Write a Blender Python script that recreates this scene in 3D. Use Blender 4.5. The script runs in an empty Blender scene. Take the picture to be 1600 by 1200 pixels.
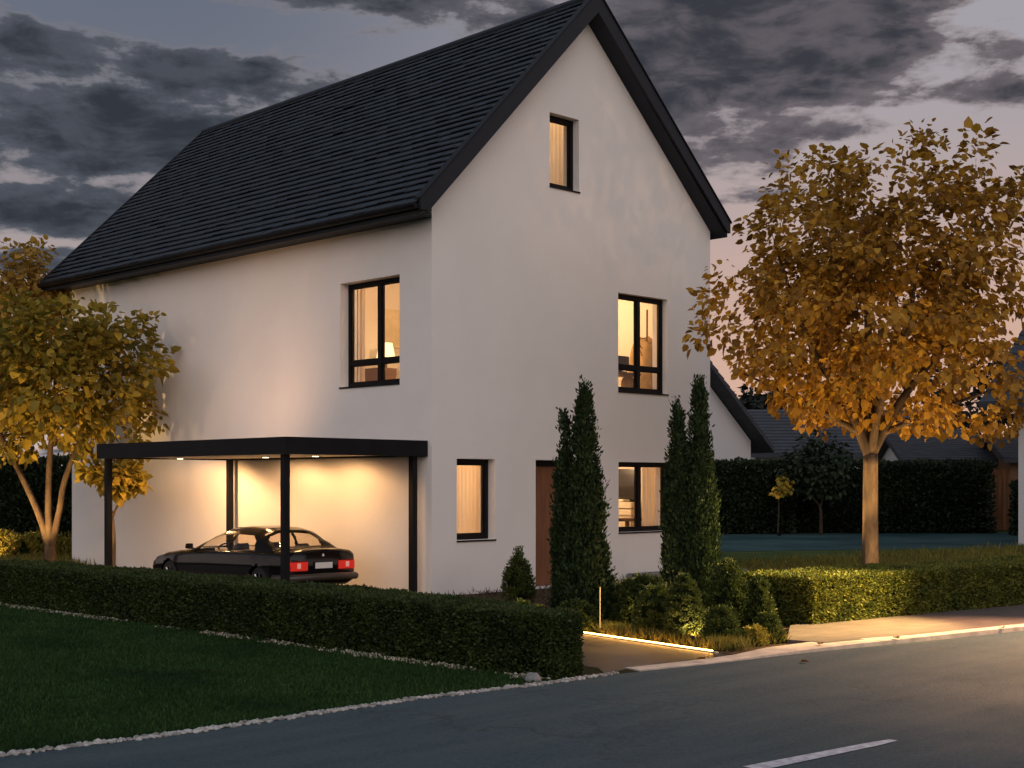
import bpy, bmesh, math, random
import numpy as np
from mathutils import Vector, Matrix
R = math.radians
rnd = random.Random(7)
rng = np.random.default_rng(11)
scene = bpy.context.scene
COL = scene.collection

# ------------------------------------------------------------------ camera
# world axes follow the house: +x runs along the gable wall, +y along the carport wall
cd = bpy.data.cameras.new('camera')
cam = bpy.data.objects.new('camera', cd)
COL.objects.link(cam)
cam.location = (-13.70, -15.43, 1.68)
cam.rotation_euler = (R(90), 0, R(-44.89))
cd.sensor_width = 36
cd.lens = 36 * 2182 / 1600
cd.shift_y = 155 / 1600
cd.clip_start = 0.1
cd.clip_end = 2000
scene.camera = cam
RIGHT = (0.7085, -0.7057, 0)
FWD = (0.7057, 0.7085, 0)
def W(X, Y, z=0.0):
    "metres to the right of / ahead of the photographer -> scene axes"
    return Vector((cam.location.x + X*RIGHT[0] + Y*FWD[0], cam.location.y + X*RIGHT[1] + Y*FWD[1], z))

# ------------------------------------------------------------------ node helper
class NT:
    def __init__(s, tree): s.t = tree; s.n = tree.nodes; s.l = tree.links
    def add(s, typ, **kw):
        n = s.n.new(typ)
        for k, v in kw.items(): setattr(n, k, v)
        return n
    def put(s, sock, v):
        if isinstance(v, bpy.types.NodeSocket): s.l.new(v, sock)
        else: sock.default_value = v
    def math(s, op, a, b=None, c=None, clamp=False):
        n = s.add('ShaderNodeMath', operation=op, use_clamp=clamp)
        s.put(n.inputs[0], a)
        if b is not None: s.put(n.inputs[1], b)
        if c is not None: s.put(n.inputs[2], c)
        return n.outputs[0]
    def vmath(s, op, a, b=None):
        n = s.add('ShaderNodeVectorMath', operation=op)
        s.put(n.inputs[0], a)
        if b is not None: s.put(n.inputs[1], b)
        return n.outputs['Value'] if op == 'DOT_PRODUCT' else n.outputs[0]
    def ss(s, x, lo, hi):
        n = s.add('ShaderNodeMapRange', interpolation_type='SMOOTHSTEP')
        s.put(n.inputs[0], x); n.inputs[1].default_value = lo; n.inputs[2].default_value = hi
        return n.outputs[0]
    def mix(s, f, a, b):
        n = s.add('ShaderNodeMix', data_type='RGBA')
        s.put(n.inputs[0], f)
        s.put(n.inputs[6], (*a, 1) if isinstance(a, tuple) else a)
        s.put(n.inputs[7], (*b, 1) if isinstance(b, tuple) else b)
        return n.outputs[2]
    def noise(s, vec, scale, detail=4, rough=.55, dist=0.0):
        n = s.add('ShaderNodeTexNoise')
        if vec is not None: s.l.new(vec, n.inputs['Vector'])
        n.inputs['Scale'].default_value = scale; n.inputs['Detail'].default_value = detail
        n.inputs['Roughness'].default_value = rough; n.inputs['Distortion'].default_value = dist
        return n.outputs['Fac']
    def comb(s, x, y, z):
        n = s.add('ShaderNodeCombineXYZ')
        for i, v in enumerate((x, y, z)): s.put(n.inputs[i], v)
        return n.outputs[0]

# ------------------------------------------------------------------ world: overcast dusk sky
world = bpy.data.worlds.new('World')
scene.world = world
world.use_nodes = True
wt = NT(world.node_tree)
wt.n.clear()
D = wt.add('ShaderNodeTexCoord').outputs['Generated']
dr = wt.vmath('DOT_PRODUCT', D, RIGHT)
df = wt.vmath('DOT_PRODUCT', D, FWD)
dz = wt.add('ShaderNodeSeparateXYZ'); wt.l.new(D, dz.inputs[0]); dz = dz.outputs[2]
az = wt.math('ARCTAN2', dr, df)
el = wt.math('ARCSINE', dz)
def gauss(a0, e0, sa, se, amp):
    x = wt.math('DIVIDE', wt.math('SUBTRACT', az, a0), sa)
    y = wt.math('DIVIDE', wt.math('SUBTRACT', el, e0), se)
    q = wt.math('ADD', wt.math('MULTIPLY', x, x), wt.math('MULTIPLY', y, y))
    return wt.math('MULTIPLY', wt.math('EXPONENT', wt.math('MULTIPLY', q, -1.0)), amp)
cv = wt.comb(wt.math('MULTIPLY', az, 7.0), wt.math('MULTIPLY', el, 21.0), 5.2)
n1 = wt.noise(cv, 1.35, 12, .58, .25)
cv2 = wt.comb(wt.math('MULTIPLY', az, 14.0), wt.math('MULTIPLY', el, 34.0), 9.1)
n2 = wt.noise(cv2, 2.6, 10, .60, .15)
bias = wt.math('MULTIPLY', wt.ss(az, .05, -.30), .05)
bias = wt.math('SUBTRACT', bias, wt.math('ADD', .085, wt.math('MULTIPLY', wt.ss(az, .0, .12), .060)))
for g in [(-.26, .232, .26, .034, .30), (.16, .335, .17, .07, .50), (.10, .268, .10, .03, .30), (.22, .285, .06, .02, .2), (-.10, .35, .13, .028, .26), (-.30, .288, .14, .016, .20), (-.22, .28, .05, .012, .12),
          (-.34, .176, .20, .017, .26), (-.36, .345, .09, .02, .22), (.285, .262, .070, .011, .24), (.155, .222, .050, .012, .22), (.37, .258, .05, .010, .2),
          (.145, .200, .045, .008, .18), (-.34, .148, .12, .008, .2), (-.31, .203, .2, .006, -.14), (-.22, .318, .12, .014, -.22), (-.33, .163, .2, .004, -.2), (.34, .31, .06, .03, -.08), (.05, .345, .05, .02, -.14), (.32, .335, .06, .012, .16), (.22, .24, .03, .006, .14), (.33, .285, .06, .006, .14), (.14, .10, .12, .03, .06)]:
    bias = wt.math('ADD', bias, gauss(*g))
dens = wt.math('ADD', wt.math('ADD', wt.math('MULTIPLY', wt.math('SUBTRACT', n1, .5), .85), wt.math('MULTIPLY', wt.math('SUBTRACT', n2, .5), .40)), bias)
cloud = wt.ss(dens, -.03, .10)
thick = wt.ss(dens, .0, .26)
rim = wt.math('MULTIPLY', wt.math('MULTIPLY', cloud, wt.math('SUBTRACT', 1.0, cloud)), 1.6)
rightness = wt.ss(az, -.25, .22)
hi = wt.ss(el, .02, .33)
clear_l = wt.mix(hi, (.58, .46, .42), (.135, .155, .205))
clear_r = wt.mix(wt.ss(el, .03, .30), (.70, .43, .32), (.37, .35, .385))
clear = wt.mix(rightness, clear_l, clear_r)
cl_thin = wt.mix(rightness, (.098, .108, .134), (.18, .155, .172))
cl_thick = wt.mix(rightness, (.032, .038, .051), (.042, .044, .057))
n3 = wt.noise(cv2, 1.1, 9, .6, .4)
cl = wt.mix(wt.math('MULTIPLY', thick, wt.math('ADD', .45, wt.math('MULTIPLY', wt.ss(n3, .36, .60), .55))), cl_thin, cl_thick)
sky = wt.mix(cloud, clear, cl)
sky = wt.mix(wt.math('MULTIPLY', rim, .38), sky, wt.mix(rightness, (.40, .36, .365), (.48, .40, .39)))
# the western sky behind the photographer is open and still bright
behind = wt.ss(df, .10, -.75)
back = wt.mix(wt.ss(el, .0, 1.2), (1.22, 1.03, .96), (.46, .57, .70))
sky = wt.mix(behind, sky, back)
up = wt.ss(el, .45, 1.1)
sky = wt.mix(up, sky, (.30, .37, .46))
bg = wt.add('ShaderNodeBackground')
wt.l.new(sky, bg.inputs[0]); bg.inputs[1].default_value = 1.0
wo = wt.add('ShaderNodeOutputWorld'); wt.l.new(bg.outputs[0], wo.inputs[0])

# weak afterglow from the bright part of the sky
sd = bpy.data.lights.new('sun', 'SUN'); sd.energy = 0.22; sd.angle = R(40); sd.color = (1, .9, .86)
sun = bpy.data.objects.new('sun', sd); COL.objects.link(sun)
sun.rotation_euler = Vector((.60, .72, -.52)).to_track_quat('-Z', 'Y').to_euler()

scene.render.engine = 'CYCLES'
scene.cycles.use_denoising = True
scene.cycles.max_bounces = 8
scene.cycles.transparent_max_bounces = 12
scene.cycles.sample_clamp_indirect = 4.0
scene.cycles.blur_glossy = 0.5
scene.view_settings.view_transform = 'Standard'
scene.view_settings.look = 'None'
scene.view_settings.exposure = 0.0
scene.view_settings.gamma = 1.0

# ------------------------------------------------------------------ materials
MATS = {}
def mat(name, col, rough=.7, spec=.4, metal=0.0, var=0.0, vscale=4.0, bump=0.0, bscale=40.0, stretch=None, emit=None, estr=0.0, coat=0.0, col2=None, detail=6):
    m = bpy.data.materials.new(name); m.use_nodes = True
    t = NT(m.node_tree); t.n.clear()
    b = t.add('ShaderNodeBsdfPrincipled'); o = t.add('ShaderNodeOutputMaterial'); t.l.new(b.outputs[0], o.inputs[0])
    vec = t.add('ShaderNodeTexCoord').outputs['Object']
    if stretch:
        mp = t.add('ShaderNodeMapping'); t.l.new(vec, mp.inputs[0]); mp.inputs['Scale'].default_value = stretch; vec = mp.outputs[0]
    if var or col2:
        nz = t.ss(t.noise(vec, vscale, detail, .6), .3, .7)
        c2 = col2 if col2 else tuple(c*(1-var) for c in col)
        t.l.new(t.mix(nz, c2, tuple(col)), b.inputs['Base Color'])
    else:
        b.inputs['Base Color'].default_value = (*col, 1)
    b.inputs['Roughness'].default_value = rough
    b.inputs['Metallic'].default_value = metal
    b.inputs['Specular IOR Level'].default_value = spec
    b.inputs['Coat Weight'].default_value = coat
    b.inputs['Coat Roughness'].default_value = .04
    if bump:
        bp = t.add('ShaderNodeBump'); bp.inputs['Strength'].default_value = bump; bp.inputs['Distance'].default_value = .02
        t.l.new(t.noise(vec, bscale, 6, .6), bp.inputs['Height']); t.l.new(bp.outputs[0], b.inputs['Normal'])
    if emit:
        b.inputs['Emission Color'].default_value = (*emit, 1); b.inputs['Emission Strength'].default_value = estr
    MATS[name] = m
    return m

def leaf_mat(name, cols, trans=.35, rough=.55, patch=None):
    m = bpy.data.materials.new(name); m.use_nodes = True
    t = NT(m.node_tree); t.n.clear()
    geo = t.add('ShaderNodeNewGeometry')
    rp = t.add('ShaderNodeValToRGB'); t.l.new(geo.outputs['Random Per Island'], rp.inputs[0])
    cr = rp.color_ramp
    for i, c in enumerate(cols):
        e = cr.elements[i] if i < 2 else cr.elements.new(i/(len(cols)-1))
        e.position = i/(len(cols)-1); e.color = (*c, 1)
    col = rp.outputs[0]
    vec = t.add('ShaderNodeTexCoord').outputs['Object']
    if patch:
        col = t.mix(t.math('MULTIPLY', t.ss(t.noise(vec, patch[0], 3, .6), .45, .68), patch[2]), col, patch[1])
    b = t.add('ShaderNodeBsdfPrincipled'); t.l.new(col, b.inputs['Base Color'])
    b.inputs['Roughness'].default_value = rough; b.inputs['Specular IOR Level'].default_value = .25
    tr = t.add('ShaderNodeBsdfTranslucent'); t.l.new(col, tr.inputs[0])
    mx = t.add('ShaderNodeMixShader'); mx.inputs[0].default_value = trans
    t.l.new(b.outputs[0], mx.inputs[1]); t.l.new(tr.outputs[0], mx.inputs[2])
    o = t.add('ShaderNodeOutputMaterial'); t.l.new(mx.outputs[0], o.inputs[0])
    MATS[name] = m
    return m

def glass_mat(name, tint=(1, 1, 1), refl=1.0):
    m = bpy.data.materials.new(name); m.use_nodes = True
    t = NT(m.node_tree); t.n.clear()
    tr = t.add('ShaderNodeBsdfTransparent'); tr.inputs[0].default_value = (*tint, 1)
    gl = t.add('ShaderNodeBsdfGlossy'); gl.inputs['Roughness'].default_value = .02; gl.inputs[0].default_value = (.9, .95, 1, 1)
    fr = t.add('ShaderNodeFresnel'); bf = t.add('ShaderNodeNewGeometry').outputs['Backfacing']
    t.l.new(t.math('ADD', 1.5, t.math('MULTIPLY', bf, 1/1.5-1.5)), fr.inputs[0])
    mx = t.add('ShaderNodeMixShader'); t.l.new(t.math('MULTIPLY', fr.outputs[0], refl), mx.inputs[0])
    t.l.new(tr.outputs[0], mx.inputs[1]); t.l.new(gl.outputs[0], mx.inputs[2])
    o = t.add('ShaderNodeOutputMaterial'); t.l.new(mx.outputs[0], o.inputs[0])
    MATS[name] = m
    return m

plaster = mat('plaster', (.80, .755, .72), .9, .2, var=.045, vscale=.9, bump=.25, bscale=60)
plaster_in = mat('interior_paint', (.78, .70, .60), .9, .2)
dark_metal = mat('dark_metal', (.010, .010, .012), .5, .14, var=.3, vscale=3)
fascia_mat = mat('fascia_metal', (.013, .016, .022), .5, .22, var=.15, vscale=2)
frame_mat = mat('window_frame_metal', (.007, .006, .006), .5, .12)
tile_mat = mat('slate_tile', (.016, .0205, .030), .5, .3, var=.4, vscale=5, bump=.35, bscale=35)
ceil_mat = mat('carport_ceiling', (.75, .66, .52), .7)
door_mat = mat('door_wood', (.22, .085, .035), .5, .4, var=.35, vscale=3, stretch=(9, 9, .6))
glass = glass_mat('window_glass', (.97, .97, .97), .9)
curtain_mat = leaf_mat('curtain_fabric', [(.80, .70, .58), (.82, .72, .6)], .4, .9)
floor_mat = mat('interior_floor', (.28, .16, .08), .5, var=.3, vscale=3)

def asphalt():
    m = bpy.data.materials.new('asphalt'); m.use_nodes = True
    t = NT(m.node_tree); b = t.n['Principled BSDF']
    vec = t.add('ShaderNodeTexCoord').outputs['Object']
    fine = t.noise(vec, 90, 4, .7)
    mid = t.ss(t.noise(vec, 26, 9, .75), .36, .64)
    big = t.ss(t.noise(vec, .55, 5, .6), .3, .7)
    mp = t.add('ShaderNodeMapping'); t.l.new(vec, mp.inputs[0]); mp.inputs['Scale'].default_value = (.25, 2.4, 1)
    streak = t.ss(t.noise(mp.outputs[0], 1.4, 5, .6), .35, .7)
    c = t.mix(t.ss(fine, .3, .72), (.026, .052, .063), (.072, .116, .132))
    c = t.mix(t.math('MULTIPLY', big, .35), c, (.05, .068, .075))
    c = t.mix(t.math('MULTIPLY', mid, .75), c, (.020, .042, .058))
    sp = t.ss(t.noise(vec, 140, 2, .5), .66, .74)
    c = t.mix(t.math('MULTIPLY', sp, .6), c, (.22, .24, .25))
    c = t.mix(t.math('MULTIPLY', streak, .3), c, (.10, .115, .12))
    vo = t.add('ShaderNodeTexVoronoi'); vo.feature = 'DISTANCE_TO_EDGE'; t.l.new(vec, vo.inputs['Vector']); vo.inputs['Scale'].default_value = .33
    wv = t.vmath('ADD', vec, t.comb(t.math('MULTIPLY', t.noise(vec, 2.2, 5, .6), 1.6), t.math('MULTIPLY', t.noise(vec, 2.9, 5, .6), 1.6), 0.0))
    t.l.new(wv, vo.inputs['Vector'])
    crack = t.math('SUBTRACT', 1.0, t.ss(vo.outputs['Distance'], .0, .010))
    c = t.mix(t.math('MULTIPLY', crack, .5), c, (.02, .025, .03))
    t.l.new(c, b.inputs['Base Color'])
    b.inputs['Specular IOR Level'].default_value = .25
    t.put(b.inputs['Roughness'], t.math('ADD', t.math('MULTIPLY', big, .18), .66))
    bp = t.add('ShaderNodeBump'); bp.inputs['Strength'].default_value = .9; bp.inputs['Distance'].default_value = .012
    t.l.new(fine, bp.inputs['Height']); t.l.new(bp.outputs[0], b.inputs['Normal'])
    return m
asphalt_mat = asphalt()

def paver(name, c1, c2, sx, sy, mortar, rough=.75, rot=0.0):
    m = bpy.data.materials.new(name); m.use_nodes = True
    t = NT(m.node_tree); b = t.n['Principled BSDF']
    vec = t.add('ShaderNodeTexCoord').outputs['Object']
    mp = t.add('ShaderNodeMapping'); t.l.new(vec, mp.inputs[0]); mp.inputs['Rotation'].default_value = (0, 0, rot)
    br = t.add('ShaderNodeTexBrick'); t.l.new(mp.outputs[0], br.inputs['Vector'])
    br.inputs['Scale'].default_value = 1; br.inputs['Brick Width'].default_value = sx; br.inputs['Row Height'].default_value = sy
    br.inputs['Mortar Size'].default_value = .006; br.inputs['Color1'].default_value = (*c1, 1); br.inputs['Color2'].default_value = (*c2, 1); br.inputs['Mortar'].default_value = (*mortar, 1)
    nz = t.ss(t.noise(vec, 3, 8, .65), .3, .7)
    n = t.add('ShaderNodeMix', data_type='RGBA', blend_type='MULTIPLY'); t.put(n.inputs[0], .6); t.l.new(br.outputs[0], n.inputs[6])
    t.l.new(t.mix(nz, (.5, .5, .5), (1, 1, 1)), n.inputs[7])
    t.l.new(n.outputs[2], b.inputs['Base Color'])
    b.inputs['Roughness'].default_value = rough
    bp = t.add('ShaderNodeBump'); bp.inputs['Strength'].default_value = .5; bp.inputs['Distance'].default_value = .01
    t.l.new(t.math('ADD', t.math('MULTIPLY', br.outputs['Fac'], -1.0), t.math('MULTIPLY', t.noise(vec, 50, 5, .6), .6)), bp.inputs['Height']); t.l.new(bp.outputs[0], b.inputs['Normal'])
    return m
walk_mat = paver('sidewalk_pavers', (.125, .090, .078), (.10, .075, .066), .42, .21, (.08, .06, .05))
drive_mat = paver('driveway_pavers', (.075, .062, .055), (.06, .05, .045), .6, .3, (.03, .026, .024), .36)
kerb_mat = mat('kerb_concrete', (.56, .49, .42), .85, .3, var=.35, vscale=5, bump=.4, bscale=70)
step_mat = mat('step_stone', (.22, .22, .22), .8, .3, var=.3, vscale=5, bump=.4, bscale=50)
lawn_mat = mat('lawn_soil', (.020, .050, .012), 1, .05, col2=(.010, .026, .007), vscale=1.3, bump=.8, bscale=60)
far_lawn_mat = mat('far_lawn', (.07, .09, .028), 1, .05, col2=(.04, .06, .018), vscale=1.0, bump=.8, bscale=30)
ground_mat = mat('ground_soil', (.028, .030, .014), 1, .05, col2=(.012, .013, .007), vscale=.8, bump=.8, bscale=20)
mulch_mat = mat('mulch', (.095, .060, .038), .95, .1, col2=(.035, .022, .014), vscale=26, bump=1, bscale=60)
terrace_mat = mat('terrace_concrete', (.048, .088, .088), .95, .05, col2=(.020, .042, .042), vscale=.35, stretch=(1, 1, 1))
paint_mat = mat('road_paint', (.62, .60, .66), .7, .3, var=.45, vscale=14, bump=.3, bscale=80)
pebble_mat = mat('pebble_stone', (.48, .46, .44), .8, .3, col2=(.14, .13, .12), vscale=9)
bark_mat = mat('bark', (.17, .115, .07), .9, .15, col2=(.07, .047, .03), vscale=9, stretch=(1, 1, .28), bump=1, bscale=26)
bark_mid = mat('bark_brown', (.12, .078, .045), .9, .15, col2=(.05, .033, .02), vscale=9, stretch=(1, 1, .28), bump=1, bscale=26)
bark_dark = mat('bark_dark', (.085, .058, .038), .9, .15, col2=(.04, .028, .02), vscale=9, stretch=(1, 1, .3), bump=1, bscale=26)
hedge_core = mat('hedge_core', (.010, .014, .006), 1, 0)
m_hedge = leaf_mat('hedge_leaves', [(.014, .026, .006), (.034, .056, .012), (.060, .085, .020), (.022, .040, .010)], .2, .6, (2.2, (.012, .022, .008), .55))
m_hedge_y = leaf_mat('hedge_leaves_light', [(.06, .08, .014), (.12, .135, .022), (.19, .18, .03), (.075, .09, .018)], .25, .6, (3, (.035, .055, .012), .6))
m_back = leaf_mat('back_hedge_leaves', [(.010, .018, .009), (.025, .040, .018), (.045, .06, .026), (.014, .024, .012)], .15, .6, (.8, (.008, .014, .008), .7))
m_cyp = leaf_mat('cypress_leaves', [(.011, .024, .009), (.024, .045, .014), (.046, .070, .021), (.016, .032, .011)], .2, .6, (5, (.010, .022, .008), .6))
m_shrub = leaf_mat('shrub_leaves', [(.026, .042, .010), (.055, .080, .016), (.10, .12, .024), (.036, .055, .012)], .2, .6, (6, (.012, .024, .006), .5))
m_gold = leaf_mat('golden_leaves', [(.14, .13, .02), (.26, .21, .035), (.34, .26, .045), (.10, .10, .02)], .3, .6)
m_tree = leaf_mat('autumn_leaves', [(.21, .10, .017), (.40, .215, .026), (.52, .30, .036), (.29, .15, .021), (.14, .075, .016)], .42, .5, (1.3, (.18, .088, .016), .4))
m_tree_g = leaf_mat('yellow_green_leaves', [(.22, .16, .022), (.38, .26, .03), (.50, .33, .04), (.15, .13, .022), (.28, .21, .028)], .42, .5, (1.5, (.13, .12, .02), .4))
m_tree_b = leaf_mat('russet_leaves', [(.26, .15, .03), (.42, .25, .05), (.48, .30, .06), (.20, .12, .03)], .4, .55)
m_grass = leaf_mat('grass_blades', [(.014, .040, .008), (.026, .064, .013), (.040, .084, .016)], .25, .7, (.7, (.007, .022, .005), .8))
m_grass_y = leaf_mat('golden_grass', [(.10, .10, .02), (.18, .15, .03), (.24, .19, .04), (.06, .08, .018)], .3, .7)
m_far = leaf_mat('far_leaves', [(.010, .012, .010), (.02, .024, .018)], .1, .8)

# ------------------------------------------------------------------ mesh helpers
def link(name, me, m=None, parent=None):
    o = bpy.data.objects.new(name, me); COL.objects.link(o)
    if m is not None:
        for x in (m if isinstance(m, (list, tuple)) else [m]): me.materials.append(x)
    if parent is not None: o.parent = parent
    return o
def tag(o, label=None, cat=None, group=None, kind=None):
    if label: o['label'] = label
    if cat: o['category'] = cat
    if group: o['group'] = group
    if kind: o['kind'] = kind
    return o
def empty(name, loc=(0, 0, 0), rz=0.0):
    o = bpy.data.objects.new(name, None); COL.objects.link(o); o.location = loc; o.rotation_euler = (0, 0, rz); o.empty_display_size = .2
    return o

class MB:
    def __init__(s): s.v = []; s.f = []; s.mi = []; s.cur = 0
    def face(s, pts):
        b = len(s.v); s.v.extend(tuple(p) for p in pts); s.f.append(tuple(range(b, b+len(pts)))); s.mi.append(s.cur)
    def box(s, lo, hi):
        x0, y0, z0 = lo; x1, y1, z1 = hi; b = len(s.v)
        s.v += [(x0, y0, z0), (x1, y0, z0), (x1, y1, z0), (x0, y1, z0), (x0, y0, z1), (x1, y0, z1), (x1, y1, z1), (x0, y1, z1)]
        for q in [(0, 3, 2, 1), (4, 5, 6, 7), (0, 1, 5, 4), (1, 2, 6, 5), (2, 3, 7, 6), (3, 0, 4, 7)]:
            s.f.append(tuple(b+i for i in q)); s.mi.append(s.cur)
    def hexa(s, p):
        b = len(s.v); s.v += [tuple(q) for q in p]
        for q in [(0, 3, 2, 1), (4, 5, 6, 7), (0, 1, 5, 4), (1, 2, 6, 5), (2, 3, 7, 6), (3, 0, 4, 7)]:
            s.f.append(tuple(b+i for i in q)); s.mi.append(s.cur)
    def prism(s, poly, z0, z1):
        n = len(poly); b = len(s.v)
        s.v += [(p[0], p[1], z0) for p in poly] + [(p[0], p[1], z1) for p in poly]
        s.f.append(tuple(b+n+i for i in range(n))); s.f.append(tuple(b+i for i in reversed(range(n)))); s.mi += [s.cur]*2
        for i in range(n):
            j = (i+1) % n; s.f.append((b+i, b+j, b+n+j, b+n+i)); s.mi.append(s.cur)
    def tube(s, pts, rad, n=7, cap=True):
        pts = [Vector(p) for p in pts]; rings = []
        for i, p in enumerate(pts):
            d = (pts[min(i+1, len(pts)-1)] - pts[max(i-1, 0)])
            d = d.normalized() if d.length > 1e-9 else Vector((0, 0, 1))
            a = d.cross(Vector((0, 0, 1)) if abs(d.z) < .9 else Vector((1, 0, 0))).normalized(); c = d.cross(a)
            r = rad[i] if isinstance(rad, (list, tuple)) else rad
            b = len(s.v)
            for k in range(n):
                t = 2*math.pi*k/n; s.v.append(tuple(p + a*math.cos(t)*r + c*math.sin(t)*r))
            rings.append(b)
        for i in range(len(rings)-1):
            for k in range(n):
                k2 = (k+1) % n; s.f.append((rings[i]+k, rings[i]+k2, rings[i+1]+k2, rings[i+1]+k)); s.mi.append(s.cur)
        if cap:
            s.f.append(tuple(rings[0]+k for k in reversed(range(n)))); s.f.append(tuple(rings[-1]+k for k in range(n))); s.mi += [s.cur]*2
    def build(s, name, m, parent=None, smooth=False, bevel=0.0, offset=(0, 0, 0)):
        me = bpy.data.meshes.new(name)
        me.from_pydata([(x-offset[0], y-offset[1], z-offset[2]) for x, y, z in s.v], [], s.f)
        me.polygons.foreach_set('material_index', s.mi)
        if smooth: me.polygons.foreach_set('use_smooth', [True]*len(me.polygons))
        me.update()
        bm = bmesh.new(); bm.from_mesh(me)
        bmesh.ops.recalc_face_normals(bm, faces=bm.faces)
        if bevel: bmesh.ops.bevel(bm, geom=[e for e in bm.edges], offset=bevel, segments=2, affect='EDGES', clamp_overlap=True)
        bm.to_mesh(me); bm.free()
        o = link(name, me, m, parent)
        o.location = offset
        return o

def quads_mesh(name, V, nper, loops, m, parent=None, extra=None, smooth=False):
    "V: (n, nper, 3) verts per element; loops: list of face index tuples inside an element; extra: (verts, faces) appended with material 1"
    n = V.shape[0]
    verts = V.reshape(-1, 3)
    base = (np.arange(n)*nper)[:, None]
    fl = []; sizes = []
    k = len(loops[0])
    idx = np.array(loops).reshape(-1)[None, :] + base
    li = idx.reshape(-1); nf = n*len(loops)
    starts = np.arange(nf)*k; tot = np.full(nf, k)
    mi = np.zeros(nf, dtype=np.int32)
    if extra is not None:
        ev, ef = extra
        ev = np.array(ev, dtype=float).reshape(-1, 3)
        off = len(verts); verts = np.vstack([verts, ev])
        el_ = []; es = []; et = []; p = len(li)
        for q in ef:
            el_ += [off+i for i in q]; es.append(p); et.append(len(q)); p += len(q)
        li = np.concatenate([li, np.array(el_, dtype=int)]); starts = np.concatenate([starts, es]); tot = np.concatenate([tot, et]); mi = np.concatenate([mi, np.ones(len(ef), dtype=np.int32)])
    me = bpy.data.meshes.new(name)
    me.vertices.add(len(verts)); me.vertices.foreach_set('co', verts.astype(np.float32).ravel())
    me.loops.add(len(li)); me.loops.foreach_set('vertex_index', li.astype(np.int32))
    me.polygons.add(len(starts)); me.polygons.foreach_set('loop_start', starts.astype(np.int32)); me.polygons.foreach_set('loop_total', tot.astype(np.int32))
    me.polygons.foreach_set('material_index', mi.astype(np.int32))
    me.update(calc_edges=True); me.validate()
    return link(name, me, m, parent)

def unit(a): return a/np.maximum(np.linalg.norm(a, axis=-1, keepdims=True), 1e-9)
def leaf_verts(P, D, N, L, Wd, kind='diamond', fold=.18, droop=.12):
    "P base points, D growth direction, N leaf normal, L lengths, Wd widths"
    D = unit(D); S = unit(np.cross(D, N)); N = np.cross(S, D)
    L = np.asarray(L)[:, None]; Wd = np.asarray(Wd)[:, None]
    if kind == 'diamond':
        return np.stack([P, P + D*L*.5 + S*Wd*.5 + N*Wd*fold, P + D*L, P + D*L*.5 - S*Wd*.5 + N*Wd*fold], 1), 4, [(0, 1, 2, 3)]
    b = P; t = P + D*L - N*L*droop
    r1 = P + D*L*.22 + S*Wd*.46 + N*Wd*fold; l1 = P + D*L*.22 - S*Wd*.46 + N*Wd*fold
    r2 = P + D*L*.62 + S*Wd*.42 + N*Wd*fold*.8 - N*L*droop*.4; l2 = P + D*L*.62 - S*Wd*.42 + N*Wd*fold*.8 - N*L*droop*.4
    return np.stack([b, r1, r2, t, l2, l1], 1), 6, [(0, 1, 2, 3), (0, 3, 4, 5)]

def rand_unit(n):
    v = rng.normal(size=(n, 3)); return unit(v)

def sm_noise(P, sc, seed):
    r = np.random.default_rng(seed); out = np.zeros(len(P))
    for k in range(6):
        w = r.normal(size=3)*sc*(1+.5*k); ph = r.uniform(0, 6.28)
        out += np.sin(P@w + ph)/(1+.4*k)
    return out/3.0

# ------------------------------------------------------------------ ground, road, paths
def sheet(name, poly, z, m, kind='structure', sub=None):
    b = MB(); b.face([(p[0], p[1], z) for p in poly]); o = b.build(name, m)
    # lay normals up
    me = o.data
    if me.polygons[0].normal.z < 0:
        bm = bmesh.new(); bm.from_mesh(me); bmesh.ops.reverse_faces(bm, faces=bm.faces); bm.to_mesh(me); bm.free()
    o['kind'] = kind
    return o
sheet('ground', [(-500, -500), (700, -500), (700, 700), (-500, 700)], 0, ground_mat)
road_edge = [(-60, -6.9), (-12, -7.0), (-9.88, -7.16), (-8.57, -7.28), (-6.55, -7.25), (-5.48, -7.38), (-4.34, -7.40), (-3.06, -7.58), (-1.92, -7.70), (-.1, -8.03), (1.69, -8.30), (6, -9.05), (14, -10.4), (60, -18)]
sheet('road', road_edge + [(60, -30), (-60, -22)], .004, asphalt_mat)
sheet('lawn', [(-60, -6.9), (-12, -7.0), (-9.88, -7.16), (-8.57, -7.28), (-6.55, -7.25), (-5.48, -7.36), (-5.0, -7.3), (-5.05, 3), (-5.1, 30), (-60, 30)], .0045, lawn_mat)
sheet('driveway', [(-4.45, -7.30), (-3.93, -7.22), (-3.08, -7.36), (-2.60, -7.40), (-2.54, -7.12), (-2.12, -4.76), (-2.1, -.2), (-.02, -.2), (-.02, 6.5), (-4.2, 6.5), (-4.2, -7.0)], .0045, drive_mat)
sheet('garden_bed', [(-2.11, -4.76), (-2.53, -7.12), (-2.5, -7.36), (-1.2, -7.36), (.1, -6.6), (.3, -5.0), (14, -5.6), (14, -1.5), (6.9, -.02), (-2.09, -.22)], .005, mulch_mat)
b = MB(); b.prism([(-1.35, -7.11), (-.1, -6.31), (.1, -6.3), (14, -8.0), (40, -12.5), (40, -14.3), (14, -10.15), (6, -8.85), (1.69, -8.10), (-.1, -7.85), (-1.3, -7.55)], -.05, .045); tag(b.build('sidewalk', walk_mat), kind='structure')
b = MB()   # kerb and dropped concrete apron, one light band along the asphalt
inner = [(-4.05, -7.20), (-3.08, -7.33), (-2.60, -7.37), (-2.0, -7.30), (-1.30, -7.38), (-.1, -7.84), (1.69, -8.09), (6, -8.84), (14, -10.14), (40, -14.28)]
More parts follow.
